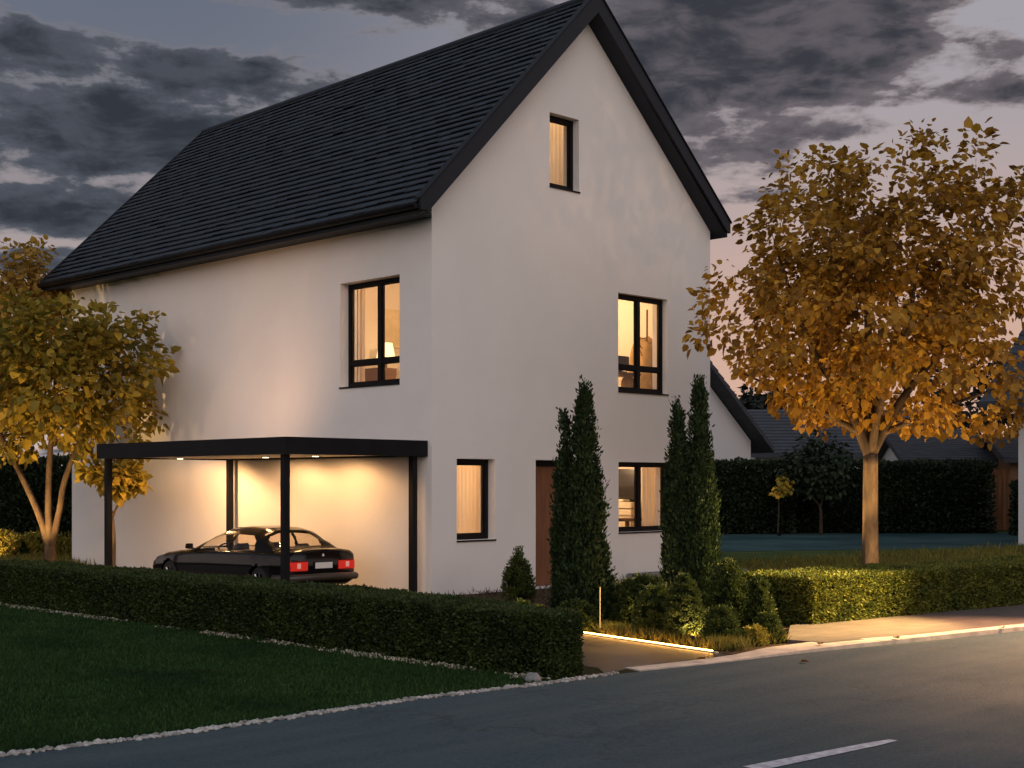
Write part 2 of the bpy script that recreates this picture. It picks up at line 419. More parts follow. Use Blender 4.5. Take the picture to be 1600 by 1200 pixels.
outer = [(-4.10, -7.405), (-3.06, -7.575), (-2.60, -7.62), (-1.92, -7.695), (-1.3, -7.80), (-.1, -8.02), (1.69, -8.29), (6, -9.04), (14, -10.39), (40, -14.68)]
for i in range(len(inner)-1):
    z0 = .012 + .038*min(1, max(0, (i-1)/4)); z1 = .012 + .038*min(1, max(0, i/4))
    b.hexa([(*outer[i], -.05), (*outer[i+1], -.05), (*inner[i+1], -.05), (*inner[i], -.05), (*outer[i], z0), (*outer[i+1], z1), (*inner[i+1], z1), (*inner[i], z0)])
tag(b.build('kerb', kerb_mat), kind='structure')
b = MB()   # worn white lane dash
dash = [(-6.92, -10.62), (-5.75, -10.72), (-5.52, -10.74)]; wd = [.070, .050, .03]
for i in range(2):
    (x0, y0), (x1, y1) = dash[i], dash[i+1]
    b.face([(x0, y0-wd[i], .0085), (x1, y1-wd[i+1], .0085), (x1, y1+wd[i+1], .0085), (x0, y0+wd[i], .0085)])
tag(b.build('road_marking', paint_mat), kind='structure')
sheet('terrace', [(23.2, 13.5), (36, 2.0), (30, -3.5), (13.0, 5.6)], .012, terrace_mat)
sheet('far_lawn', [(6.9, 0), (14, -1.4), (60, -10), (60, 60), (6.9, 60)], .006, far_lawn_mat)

# ------------------------------------------------------------------ the white house
HL, HWD = 11.0, 6.75          # length, gable width
house = empty('house', (0, 0, 0))
tag(house, 'white plastered two storey house with steep dark tiled gable roof and lit windows', 'house')
AX, AZ0, AZ1 = 3.32, 9.62, 9.46   # ridge position; ridge height at the front and at the back
def roof_z(x, y):
    az_ = AZ0 + (AZ1-AZ0)*(y+.28)/(HL+.6)
    if x <= AX: return 5.72 + (az_-5.72)*(x+.50)/(AX+.50)
    return 6.28 + (az_-6.28)*(6.98-x)/(6.98-AX)

def wall_panel(outline, holes, mapf, thick):
    "outline/holes in (a,z); mapf(a,d,z) with d = depth inward"
    bm = bmesh.new()
    def loop(pts):
        vs = [bm.verts.new((p[0], p[1], 0)) for p in pts]
        return [bm.edges.new((vs[i], vs[(i+1) % len(vs)])) for i in range(len(vs))]
    es = loop(outline)
    for h in holes: es += loop(h)
    bmesh.ops.triangle_fill(bm, use_beauty=True, edges=es)
    ret = bmesh.ops.extrude_face_region(bm, geom=list(bm.faces))
    vs = [v for v in ret['geom'] if isinstance(v, bmesh.types.BMVert)]
    for v in vs: v.co.z = thick
    for v in bm.verts: v.co = Vector(mapf(v.co.x, v.co.z, v.co.y))
    bmesh.ops.recalc_face_normals(bm, faces=bm.faces)
    me = bpy.data.meshes.new('wall'); bm.to_mesh(me); bm.free()
    return me
def rect(a0, a1, z0, z1): return [(a0, z0), (a1, z0), (a1, z1), (a0, z1)]
TH = .34
gmap = lambda a, d, z: (a, d, z)
lmap = lambda a, d, z: (d, a, z)
GW = dict(attic=(2.52, 3.22, 6.45, 7.63), upper=(4.20, 5.52, 3.24, 4.90), ground=(4.21, 5.60, .85, 2.04), narrow=(.50, 1.30, .82, 2.05))
DOOR = (2.20, 3.20, 0.02, 2.05)
gable_out = [(0, -.1), (HWD, -.1), (HWD, roof_z(HWD, 0)-.20), (AX, roof_z(AX, 0)-.22), (0, roof_z(0, 0)-.20)]
link('wall', wall_panel(gable_out, [rect(*w) for w in GW.values()] + [rect(*DOOR)], gmap, TH), plaster, house)
LW = (.73, 2.18, 3.20, 4.84)
link('wall', wall_panel([(TH, -.1), (HL, -.1), (HL, roof_z(0, HL)-.20), (TH, roof_z(0, TH)-.20)], [rect(*LW)], lmap, TH), plaster, house)
b = MB(); b.box((HWD-TH, TH, -.1), (HWD, HL-TH, 5.95)); b.build('wall', plaster, house)
b = MB()
gb = [(TH, -.1), (HWD, -.1), (HWD, roof_z(HWD, HL)-.22), (AX, roof_z(AX, HL)-.24), (TH, roof_z(TH, HL)-.22)]
pts0 = [(p[0], HL-TH, p[1]) for p in gb]; pts1 = [(p[0], HL, p[1]) for p in gb]
b.face(pts0); b.face(pts1)
for i in range(5): j = (i+1) % 5; b.face([pts0[i], pts0[j], pts1[j], pts1[i]])
b.build('wall', plaster, house)
# storeys and rooms behind the windows
b = MB()
b.cur = 1
b.box((TH, TH, -.02), (HWD-TH, HL-TH, .10)); b.box((TH, TH, 2.58), (HWD-TH, HL-TH, 2.80)); b.box((TH, TH, 5.42), (HWD-TH, HL-TH, 5.62))
b.cur = 0
b.box((TH, TH, 2.55), (HWD-TH, HL-TH, 2.578)); b.box((TH, TH, 5.39), (HWD-TH, HL-TH, 5.418))
b.box((1.88, TH, .1), (2.0, 3.2, 2.55)); b.box((3.4, TH, .1), (3.5, 4.2, 2.55)); b.box((TH, 3.2, .1), (3.4, 3.3, 2.55)); b.box((3.4, 4.2, .1), (HWD-TH, 4.3, 2.55))
b.box((3.4, TH, 2.8), (3.5, 4.2, 5.39)); b.box((TH, 4.2, 2.8), (HWD-TH, 4.3, 5.39))
b.box((TH+.9, 3.6, 5.62), (HWD-TH-.9, 3.7, 7.2)); b.box((TH+1.9, 3.6, 7.2), (HWD-TH-1.9, 3.7, 8.3))
b.box((TH+.02, TH+.01, .1), (TH+.05, 3.2, 2.55)); b.box((TH+.02, TH+.01, 2.8), (TH+.05, LW[0], 5.39)); b.box((TH+.02, LW[1], 2.8), (TH+.05, 4.2, 5.39))
b.box((HWD-TH-.05, TH+.01, .1), (HWD-TH-.02, 4.2, 2.55)); b.box((HWD-TH-.05, TH+.01, 2.8), (HWD-TH-.02, 4.2, 5.39))
tag(b.build('interior_walls', [plaster_in, floor_mat], house), kind='structure')

def window(mp, w, mull=(), transom=None, rec=.15, fw=.066):
    a0, a1, z0, z1 = w
    b = MB()
    def bx(A0, A1, Z0, Z1, d0, d1):
        p = [mp(A0, d0, Z0), mp(A1, d1, Z1)]
        b.box(tuple(min(p[0][i], p[1][i]) for i in range(3)), tuple(max(p[0][i], p[1][i]) for i in range(3)))
    d0, d1 = rec, rec+.07; e = .002
    bx(a0+e, a1-e, z1-fw, z1-e, d0, d1); bx(a0+e, a1-e, z0+e, z0+fw, d0, d1)
    bx(a0+e, a0+fw, z0+fw, z1-fw, d0, d1); bx(a1-fw, a1-e, z0+fw, z1-fw, d0, d1)
    for mx in mull: bx(mx-.042, mx+.042, z0+fw, z1-fw, d0-.004, d1)
    xs = [a0+fw] + [q for mx in mull for q in (mx-.042, mx+.042)] + [a1-fw]
    if transom:
        for k in range(0, len(xs), 2): bx(xs[k], xs[k+1], transom-.035, transom+.035, d0+.003, d1)
    # slim casement beads inside each opening
    zs = [z0+fw, z1-fw] if not transom else [z0+fw, transom-.035, transom+.035, z1-fw]
    for k in range(0, len(xs), 2):
        for q in range(0, len(zs), 2):
            A0, A1, Z0, Z1 = xs[k], xs[k+1], zs[q], zs[q+1]; t = .018
            bx(A0, A1, Z0, Z0+t, d0+.02, d1-.01); bx(A0, A1, Z1-t, Z1, d0+.02, d1-.01)
            bx(A0, A0+t, Z0+t, Z1-t, d0+.02, d1-.01); bx(A1-t, A1, Z0+t, Z1-t, d0+.02, d1-.01)
    wi = b.build('window', frame_mat, house)
    b = MB()
    P = [mp(a0+fw*.7, rec+.04, z0+fw*.7), mp(a1-fw*.7, rec+.04, z0+fw*.7), mp(a1-fw*.7, rec+.04, z1-fw*.7), mp(a0+fw*.7, rec+.04, z1-fw*.7)]
    b.face(P); b.build('pane', glass, wi)
    b = MB(); bx(a0-.002, a1+.012, z0-.026, z0-.002, -.022, rec); b.build('sill', dark_metal, wi)
    return wi
window(gmap, GW['attic'], rec=.13, fw=.075)
window(gmap, GW['upper'], mull=((4.20+5.52)/2,), transom=3.66, rec=.11)
window(gmap, GW['ground'], mull=(4.87,), rec=.10)
window(gmap, GW['narrow'], rec=.15, fw=.08)
window(lmap, LW, mull=(1.40,), transom=3.58, rec=.16)
# door
b = MB(); b.box((2.20+.002, .24, .03), (3.19, .30, 1.93)); b.box((2.20+.002, .20, 1.93), (3.19, .30, 2.048)); 
dd = MB(); dd.box((2.202, .235, .03), (3.198, .29, 1.95)); door = dd.build('door', door_mat, house)
dd = MB(); dd.box((2.202, .20, 1.952), (3.198, .30, 2.048)); dd.build('frame', frame_mat, door)
dd = MB(); dd.tube([(3.05, .21, .9), (3.05, .21, 1.35)], .014, 8); dd.tube([(3.05, .236, .95), (3.05, .205, .95)], .01, 6); dd.tube([(3.05, .236, 1.3), (3.05, .205, 1.3)], .01, 6); dd.build('handle', dark_metal, door)

# roof: deck, individually jittered tile courses, verge boards, ridge cap, gutter
Y0, Y1 = -.28, HL+.32
b = MB()
def rz(x, y, off=0): return roof_z(x, y)+off
for (xa, xb) in ((-.46, AX), (AX, 6.92)):
    P = []
    for z in (-.20, -.05):
        P += [(xa, Y0+.02, rz(xa, Y0, z)), (xb, Y0+.02, rz(xb, Y0, z)), (xb, Y1-.02, rz(xb, Y1, z)), (xa, Y1-.02, rz(xa, Y1, z))]
    b.hexa(P)
roof = b.build('roof', fascia_mat, house)
b = MB()
def tiles(xe, xr, ncourse, sgn):
    tw = .30
    for i in range(ncourse):
        t0 = i/ncourse; t1 = min(1.0, (i+1.12)/ncourse)
        xa = xe+(xr-xe)*t0; xb = xe+(xr-xe)*t1
        off = (i % 2)*tw*.5 + rnd.uniform(-.02, .02); y = Y0-.02-off
        while y < Y1-.001:
            ya, yb = max(y+.002, Y0+.01), min(y+tw-.002, Y1-.01); y += tw
            if yb-ya < .02: continue
            l = rnd.uniform(-.004, .006) + (.012 if rnd.random() < .010 else 0); s2 = rnd.uniform(-.008, .008)*sgn; tl = rnd.uniform(-.003, .003)
            zt = .046+l
            A = (xa+s2, ya, rz(xa+s2, ya, zt)); B = (xa+s2, yb, rz(xa+s2, yb, zt+tl)); Cc = (xb, yb, rz(xb, yb, .002)); Dd = (xb, ya, rz(xb, ya, .002))
            A2 = (A[0], A[1], A[2]-.018); B2 = (B[0], B[1], B[2]-.018)
            if sgn > 0: b.face([A, B, Cc, Dd][::-1]); b.face([A2, B2, B, A][::-1])
            else: b.face([A, B, Cc, Dd]); b.face([A2, B2, B, A])
            b.face([A2, A, Dd]); b.face([B2, Cc, B])
tiles(-.52, AX-.02, 32, 1); tiles(6.95, AX+.02, 30, -1)
b.build('tiles', tile_mat, roof)
b = MB()
b.tube([(AX, Y0-.01, rz(AX, Y0, .0)), (AX, Y1+.01, rz(AX, Y1, .0))], .07, 10)
b.build('ridge_cap', tile_mat, roof)
def verge(poly, ya, yb):
    b = MB(); f0 = [(x, ya, z) for x, z in poly]; f1 = [(x, yb, z) for x, z in poly]
    b.face(f0); b.face(f1)
    for i in range(len(poly)): j = (i+1) % len(poly); b.face([f0[i], f0[j], f1[j], f1[i]])
    return b.build('verge_board', fascia_mat, house)
for ya, yb, y in ((Y0-.05, Y0, Y0), (Y1, Y1+.05, Y1)):
    verge([(-.50, rz(-.5, y, .055)), (AX, rz(AX, y, .055)), (AX, rz(AX, y, -.285)), (-.33, rz(-.33, y, -.275)), (-.50, rz(-.33, y, -.285))], ya, yb)
    verge([(6.92, rz(6.92, y, .055)), (AX, rz(AX, y, .055)), (AX, rz(AX, y, -.27)), (6.85, rz(6.85, y, -.19)), (6.92, rz(6.85, y, -.20))], ya, yb)
b = MB()   # soffit boards under the front overhang
for (xa, xb) in ((-.26, AX), (AX, 6.86)):
    P = []
    for z in (-.25, -.225):
        P += [(xa, Y0, rz(xa, 0, z)), (xb, Y0, rz(xb, 0, z)), (xb, -.003, rz(xb, 0, z)), (xa, -.003, rz(xa, 0, z))]
    b.hexa(P)
b.build('soffit', fascia_mat, house)
b = MB()   # thin metal capping over the front verge
for (xa, xb) in ((-.52, AX), (AX, 6.94)):
    P = []
    for z in (.057, .085):
        P += [(xa, Y0-.07, rz(xa, Y0, z)), (xb, Y0-.07, rz(xb, Y0, z)), (xb, Y0+.07, rz(xb, Y0, z)), (xa, Y0+.07, rz(xa, Y0, z))]
    b.hexa(P)
b.build('verge_cap', dark_metal, house)
b = MB(); zg = 5.62
b.box((-.46, -.002, 5.60), (-.003, Y1-.03, 5.635)); b.box((-.46, Y0+.002, 5.60), (-.30, -.004, 5.635))
b.build('soffit', fascia_mat, house)
b = MB()   # half-round gutter
n = 9; prof = [(-.535 + .065*math.cos(math.pi+math.pi*k/(n-1)), 5.70 + .075*math.sin(math.pi+math.pi*k/(n-1))) for k in range(n)]
prof += [(x+(.006 if x < -.535 else -.006), z+.004) for x, z in reversed(prof)]
m_ = len(prof)
r0 = [(x, Y0, z) for x, z in prof]; r1 = [(x, Y1, z) for x, z in prof]
for i in range(m_):
    j = (i+1) % m_; b.face([r0[i], r0[j], r1[j], r1[i]])
b.face([(x, Y0+.001, z) for x, z in prof[:n]]); b.face([(x, Y1-.001, z) for x, z in prof[:n]])
gut = b.build('gutter', dark_metal, house)
y = .1
while y < HL:
    b = MB(); b.box((-.60, y-.012, 5.690), (-.44, y+.012, 5.712)); b.build('bracket', dark_metal, gut); y += .8
b = MB()
b.box((-.462, Y0+.03, 5.59), (-.432, Y1-.03, 5.70)); b.build('fascia', fascia_mat, house)

# room lamps (real ceiling lamps)
LIGHTC = (1, .64, .33)
def ceiling_lamp(x, y, z, w, label, r=.13):
    t = empty('ceiling_lamp', (x, y, z)); tag(t, label, 'lamp')
    b = MB(); b.tube([(0, 0, 0), (0, 0, -.10)], .012, 6); b.build('rod', dark_metal, t)
    bm = bmesh.new(); bmesh.ops.create_uvsphere(bm, u_segments=16, v_segments=10, radius=r*.7)
    me = bpy.data.meshes.new('shade'); bm.to_mesh(me); bm.free()
    o = link('shade', me, mat('lamp_shade', (.9, .8, .6), .6, emit=(1, .72, .40), estr=2.0), t); o.location = (0, 0, -.10-r*.7)
    ld = bpy.data.lights.new('bulb', 'POINT'); ld.energy = w; ld.color = LIGHTC; ld.shadow_soft_size = r
    lo = bpy.data.objects.new('bulb', ld); COL.objects.link(lo); lo.parent = t; lo.location = (0, 0, -.30-r)
ceiling_lamp(1.15, 1.9, 2.55, 110, 'round ceiling lamp in the room behind the narrow ground floor window')
ceiling_lamp(5.0, 2.4, 2.55, 110, 'round ceiling lamp in the room behind the wide ground floor window')
ceiling_lamp(1.9, 1.6, 5.39, 130, 'round ceiling lamp in the corner room upstairs')
ceiling_lamp(4.9, 2.0, 5.39, 130, 'round ceiling lamp in the upstairs gable room')
ceiling_lamp(3.3, 2.2, 8.6, 190, 'round ceiling lamp high under the roof in the attic')

def curtain(p0, p1, z0, z1, amp, label, folds=9):
    "hanging folded cloth between two plan points"
    b = MB(); p0 = Vector((*p0, 0)); p1 = Vector((*p1, 0)); d = (p1-p0); L = d.length; d.normalize(); nrm = Vector((-d.y, d.x, 0))
    N = folds*8; rows = 10; g = []
    for r in range(rows+1):
        z = z1 + (z0-z1)*r/rows; row = []
        for i in range(N+1):
            t = i/N; ph = 2*math.pi*folds*t
            row.append(p0 + d*(L*t) + nrm*(amp*math.sin(ph + .5*math.sin(t*5))*(.7+.3*math.sin(t*9+1))*(1+.15*r/rows)) + Vector((0, 0, z)))
        g.append(row)
    base = 0
    for row in g: b.v += [tuple(q) for q in row]
    for r in range(rows):
        for i in range(N):
            a = r*(N+1)+i; b.f.append((a, a+1, a+N+2, a+N+1)); b.mi.append(0)
    o = b.build('curtain', curtain_mat, smooth=True)
    return tag(o, label, 'curtain')
curtain((.98, .62), (1.84, .66), .14, 2.40, .030, 'pale curtain in the narrow ground floor window beside the carport', 10)
curtain((5.42, .48), (6.22, .50), .14, 2.40, .035, 'pale curtain in the right half of the wide ground floor window', 9)
curtain((2.62, .62), (3.9, .66), 5.66, 7.85, .028, 'pale curtain filling the small attic window', 13)
curtain((.50, 2.18), (.50, 2.95), 2.84, 5.25, .032, 'pale curtain in the left half of the upstairs carport side window', 9)
curtain((5.98, .50), (6.30, .52), 2.84, 5.25, .03, 'pale curtain at the right edge of the upstairs gable window', 7)

def block_thing(name, boxes, m, label, cat, bevel=.01):
    b = MB()
    for lo, hi in boxes: b.box(lo, hi)
    return tag(b.build(name, m, bevel=bevel), label, cat)
white_f = mat('white_lacquer', (.8, .74, .62), .5)
black_f = mat('black_screen', (.012, .012, .014), .25)
brown_f = mat('brown_wood', (.20, .10, .045), .5, var=.4, vscale=5, stretch=(1, 8, 8))
ochre_f = mat('ochre_cloth', (.50, .33, .12), .9, var=.3, vscale=6, bump=.4, bscale=30)
grey_f = mat('grey_cloth', (.16, .15, .16), .9, var=.3, vscale=8)
# behind the wide ground-floor window
tv = empty('television', (0, 0, 0)); tag(tv, 'tall black screen on the wall behind the wide ground floor window', 'television')
b = MB(); b.box((6.33, 1.40, 1.32), (6.355, 1.86, 1.95)); b.build('screen', black_f, tv)
b = MB(); b.box((6.02, 1.25, 1.08), (6.32, 2.1, 1.20)); b.box((6.00, 1.23, 1.21), (6.32, 2.12, 1.33)); b.box((6.08, 1.5, 1.335), (6.28, 2.0, 1.38)); b.box((6.04, 1.27, .1), (6.3, 2.08, 1.075))
dr = b.build('chest_of_drawers', white_f, bevel=.012); tag(dr, 'white chest of drawers lit behind the wide ground floor window', 'drawers')
block_thing('table', [((4.7, .7, 1.0), (5.95, 1.3, 1.05)), ((4.75, .75, .1), (4.82, .82, 1.0)), ((5.83, .75, .1), (5.9, .82, 1.0)), ((4.75, 1.18, .1), (4.82, 1.25, 1.0)), ((5.83, 1.18, .1), (5.9, 1.25, 1.0))], brown_f, 'brown table standing inside the wide ground floor window', 'table')
# upstairs gable room
block_thing('monitor', [((4.80, .60, 3.72), (5.20, .64, 3.92)), ((4.97, .63, 3.65), (5.03, .66, 3.74)), ((4.88, .57, 3.63), (5.12, .73, 3.65))], black_f, 'black monitor at the lower left of the upstairs gable window', 'monitor')
block_thing('desk', [((4.70, .50, 3.58), (5.42, .9, 3.625)), ((4.75, .55, 2.8), (4.80, .60, 3.58)), ((5.32, .55, 2.8), (5.37, .60, 3.58)), ((4.75, .8, 2.8), (4.80, .85, 3.58)), ((5.32, .8, 2.8), (5.37, .85, 3.58))], brown_f, 'brown desk inside the upstairs gable window', 'desk')
def soft_thing(name, loc, size, m, label, cat, seed=1):
    bm = bmesh.new(); bmesh.ops.create_icosphere(bm, subdivisions=4, radius=1)
    for v in bm.verts:
        c = v.co; c = Vector((math.copysign(abs(c.x)**.6, c.x), math.copysign(abs(c.y)**.6, c.y), math.copysign(abs(c.z)**.7, c.z)))
        nz = .06*math.sin(c.x*5+seed)+.05*math.sin(c.y*6+c.z*4+seed*2)
        v.co = Vector((c.x*size[0], c.y*size[1], c.z*size[2]))*(1+nz)
    me = bpy.data.meshes.new(name); bm.to_mesh(me); bm.free()
    me.polygons.foreach_set('use_smooth', [True]*len(me.polygons))
    o = link(name, me, m); o.location = loc
    return tag(o, label, cat)
soft_thing('pillow', (5.30, .72, 3.44), (.13, .09, .15), ochre_f, 'ochre pillow at the bottom left of the upstairs gable window', 'pillow', 2)
soft_thing('armchair', (6.08, .98, 3.55), (.24, .26, .78), ochre_f, 'ochre covered armchair behind the right half of the upstairs gable window', 'armchair', 5)
b = MB()
for k, (dx, z) in enumerate([(-.42, 4.42), (-.36, 4.26), (-.3, 4.12), (-.22, 4.02)]):
    b.tube([(6.05, .9, z-.08+.02*k), (6.05+dx*.5, .88, z-.12), (6.05+dx, .85, z)], .010, 6)
b.tube([(6.05, .9, 2.8), (6.05, .9, 4.85)], .018, 8); b.box((5.9, .75, 2.8), (6.2, 1.05, 2.83))
tag(b.build('coat_stand', brown_f), 'thin branching coat stand behind the upstairs gable window', 'coat stand')
# upstairs corner room, seen through the carport-side window
block_thing('picture', [((2.45, 4.165, 4.15), (2.98, 4.195, 4.85))], mat('picture_canvas', (.8, .66, .42), .8, var=.25, vscale=3), 'large pale canvas on the wall of the upstairs corner room', 'picture', .004)
block_thing('sideboard', [((2.0, 3.6, 2.82), (3.3, 4.18, 3.72))], brown_f, 'long brown sideboard in the upstairs corner room', 'sideboard')
lp = empty('table_lamp', (1.15, .78, 3.52)); tag(lp, 'lit table lamp with pale shade in the upstairs corner window', 'lamp')
lp.location = (2.32, 3.85, 3.723)
b = MB(); b.tube([(0, 0, 0), (0, 0, .02), (0, 0, .22)], [.09, .03, .02], 12); b.build('base', brown_f, lp)
b = MB(); b.tube([(0, 0, .20), (0, 0, .46)], [.17, .12], 18, cap=False); b.build('lamp_shade', mat('glowing_shade', (.9, .75, .5), .8, emit=(1, .72, .36), estr=1.6), lp)
soft_thing('cushion', (2.15, 3.0, 3.52), (.26, .16, .22), white_f, 'white cushion at the bottom of the upstairs corner window', 'cushion', 3)
block_thing('bed', [((1.3, 2.2, 2.82), (3.0, 3.5, 3.36))], ochre_f, 'ochre covered bed under the upstairs corner window', 'bed', .05)

# ------------------------------------------------------------------ carport
cp = empty('carport', (-1.25, 2.65, 0)); tag(cp, 'black flat roofed carport with four posts lit against the white house wall', 'carport')
def off(o): o.location = tuple(Vector(o.location) - Vector((-1.25, 2.65, 0)))
b = MB(); b.box((-2.56, .08, 2.075), (-2.50, 5.24, 2.31)); b.box((-2.50, .08, 2.075), (-.01, .14, 2.31)); b.box((-2.50, 5.18, 2.075), (-.01, 5.24, 2.31)); b.box((-.07, .14, 2.075), (-.01, 5.18, 2.31)); b.box((-2.5, .14, 2.24), (-.07, 5.18, 2.29))
off(b.build('roof_frame', dark_metal, cp))
b = MB(); b.box((-2.5, .14, 2.10), (-.07, 5.18, 2.12)); off(b.build('ceiling', ceil_mat, cp))
for (x, y) in ((-2.44, .26), (-.14, .26), (-2.44, 5.08), (-.14, 5.08)):
    b = MB(); b.box((x-.046, y-.046, 0), (x+.046, y+.046, 2.074)); b.box((x-.09, y-.09, .005), (x+.09, y+.09, .02)); off(b.build('post', dark_metal, cp))
emis_warm = mat('warm_diffuser', (.9, .8, .6), .6, emit=(1, .70, .36), estr=14)
led_mat = mat('led_strip', (.9, .7, .4), .6, emit=(1, .46, .09), estr=26)
def add_spot(name, loc, target, w, ang, blend=.6, col=(1, .62, .30), size=.05, parent=None):
    ld = bpy.data.lights.new(name, 'SPOT'); ld.energy = w; ld.spot_size = R(ang); ld.spot_blend = blend; ld.color = col; ld.shadow_soft_size = size
    o = bpy.data.objects.new(name, ld); COL.objects.link(o)
    o.rotation_euler = (Vector(target)-Vector(loc)).to_track_quat('-Z', 'Y').to_euler()
    o.location = loc if parent is None else tuple(Vector(loc)-Vector(parent.location))
    if parent is not None: o.parent = parent
    return o
for (x, y, w, lab) in ((-.85, 1.7, 105, 'round downlight in the carport ceiling nearest the house corner'), (-.85, 3.0, 105, 'middle round downlight in the carport ceiling'), (-1.2, 4.95, 330, 'round downlight in the carport ceiling nearest the trees')):
    dl = empty('downlight', (x, y, 2.10)); tag(dl, lab, 'downlight', 'downlights in the carport ceiling')
    b = MB(); b.tube([(0, 0, 0), (0, 0, -.012)], .06, 20); b.build('housing', dark_metal, dl)
    b = MB(); b.tube([(0, 0, -.0125), (0, 0, -.016)], .048, 20); b.build('diffuser', emis_warm, dl)
    add_spot('beam', (x, y, 2.07), (x+.25, y+(.5 if y > 4 else .15), 0), w, 172, .35, (1, .55, .225), .10, dl)

# ------------------------------------------------------------------ car
car = empty('car', (-1.22, 1.02, 0), R(90)); tag(car, 'glossy black coupe parked under the lit carport, seen from its rear corner', 'car')
# car axes: +x forward, +y to the left side (away from the wall)
paint = mat('black_car_paint', (.004, .004, .005), .16, .25, coat=.35)
trim = mat('car_trim', (.008, .008, .008), .5, .12)
car_glass = glass_mat('car_glass', (.86, .82, .76), .5)
chrome = mat('chrome', (.7, .66, .6), .15, metal=1.0)
rub = mat('tyre_rubber', (.015, .015, .015), .8)
plate_m = mat('plate_white', (.8, .76, .72), .5)
red_l = mat('tail_lamp_red', (.55, .02, .015), .15, .6, emit=(1, .05, .03), estr=.32, coat=1)
pale_l = mat('tail_lamp_pale', (.8, .45, .38), .15, .6, emit=(1, .35, .25), estr=.3, coat=1)
def interp(tab, x):
    xs = [t[0] for t in tab]
    if x <= xs[0]: return tab[0][1:]
    for i in range(len(tab)-1):
        if x <= xs[i+1]:
            t = (x-xs[i])/(xs[i+1]-xs[i]); t = t*t*(3-2*t)*.5 + t*.5
            return tuple(a+(c-a)*t for a, c in zip(tab[i][1:], tab[i+1][1:]))
    return tab[-1][1:]
#        x     halfw  sill  belt  crown
body = [(0.0,  .575, .24, .60, .675), (.03, .60, .20, .645, .712), (.12, .62, .17, .655, .722), (.45, .650, .15, .66, .722), (.9, .665, .14, .66, .71), (1.5, .668, .13, .65, .69), (2.1, .668, .13, .635, .68),
        (2.6, .664, .13, .61, .672), (2.9, .658, .14, .59, .65), (3.3, .645, .15, .55, .605), (3.6, .62, .16, .50, .545), (3.78, .575, .18, .43, .475), (3.84, .52, .22, .36, .40)]
WHX = (.72, 3.18); WR = .225
NX, NT_ = 120, 22
def body_pt(x, t):
    hw, si, be, cr = interp(body, x)
    pr = [(0, si+.02), (.80, si), (.97, si+.05), (1.0, si+(be-si)*.40), (1.012, si+(be-si)*.62), (.985, be-.02), (.955, be), (.86, be+(cr-be)*.55), (.55, cr-.004), (0, cr)]
    q = t*(len(pr)-1); i = min(int(q), len(pr)-2); u = q-i
    return (pr[i][0]+(pr[i+1][0]-pr[i][0])*u)*hw, pr[i][1]+(pr[i+1][1]-pr[i][1])*u
b = MB(); xs = [3.84*i/NX for i in range(NX+1)]; ts = [i/(NT_*2-1) for i in range(NT_*2)]
for sgn in (1, -1):
    base = len(b.v)
    for x in xs:
        for t in ts:
            y, z = body_pt(x, t); b.v.append((x, sgn*y, z))
    nt = len(ts)
    for i in range(NX):
        for k in range(nt-1):
            xm = (xs[i]+xs[i+1])/2; y, zm = body_pt(xm, (ts[k]+ts[k+1])/2)
            if any((xm-wx)**2 + (zm-.225)**2 < (WR+.03)**2 for wx in WHX) and y > .42: continue
            a = base+i*nt+k; b.f.append((a, a+1, a+nt+1, a+nt)); b.mi.append(0)
    for xe in (0, NX):
        b.f.append(tuple(base+xe*nt+k for k in range(nt))); b.mi.append(0)
bo = b.build('body', paint, car, smooth=True)
bm = bmesh.new(); bm.from_mesh(bo.data); bmesh.ops.remove_doubles(bm, verts=bm.verts, dist=.0005); bmesh.ops.recalc_face_normals(bm, faces=bm.faces); bm.to_mesh(bo.data); bm.free()
# greenhouse
top = [(.40, .722), (.58, .845), (.80, .975), (1.0, 1.015), (1.40, 1.028), (1.80, 1.005), (2.05, .925), (2.30, .81), (2.58, .672)]
def gh(x, th):
    (zt,) = interp(top, x); hw, si, be, cr = interp(body, x)
    zb = be + .01; wb = hw*.93
    k = max(0.0, (zt-zb))
    return (wb*(1-.30*math.sin(th)*k/.38)*abs(math.cos(th))**.34, zb + k*math.sin(th)**.62)
GX, GT = 96, 40
parts = {n: MB() for n in ('roof', 'rear_window', 'windshield', 'side_window', 'pillar')}
gxs = [.40+(2.58-.40)*i/GX for i in range(GX+1)]
for i in range(GX):
    for k in range(2*GT):
        th0, th1 = math.pi*k/(2*GT), math.pi*(k+1)/(2*GT)
        P = []
        for x, th in ((gxs[i], th0), (gxs[i+1], th0), (gxs[i+1], th1), (gxs[i], th1)):
            y, z = gh(x, th if th <= math.pi/2 else math.pi-th); P.append((x, y if th <= math.pi/2 else -y, z))
        xm = (gxs[i]+gxs[i+1])/2; thm = (th0+th1)/2; thm = thm if thm < math.pi/2 else math.pi-thm
        y, z = gh(xm, thm); (zt,) = interp(top, xm); be = interp(body, xm)[2]
        fr = (z-be)/(1.025-be)
        cat_ = 'pillar'
        if thm > .56:
            if xm < .80 and xm > .45 and thm > .74: cat_ = 'rear_window'
            elif xm > 1.88 and xm < 2.53 and thm > .76: cat_ = 'windshield'
            elif .84 <= xm <= 1.8: cat_ = 'roof'
        else:
            lo_x = .84 + .10*fr; hi_x = 2.40 - .66*fr
            if .10 < fr < .84 and lo_x + max(0, fr-.45)*.55 < xm < hi_x and not (1.46 < xm + .06*fr < 1.54): cat_ = 'side_window'
        parts[cat_].face(P)
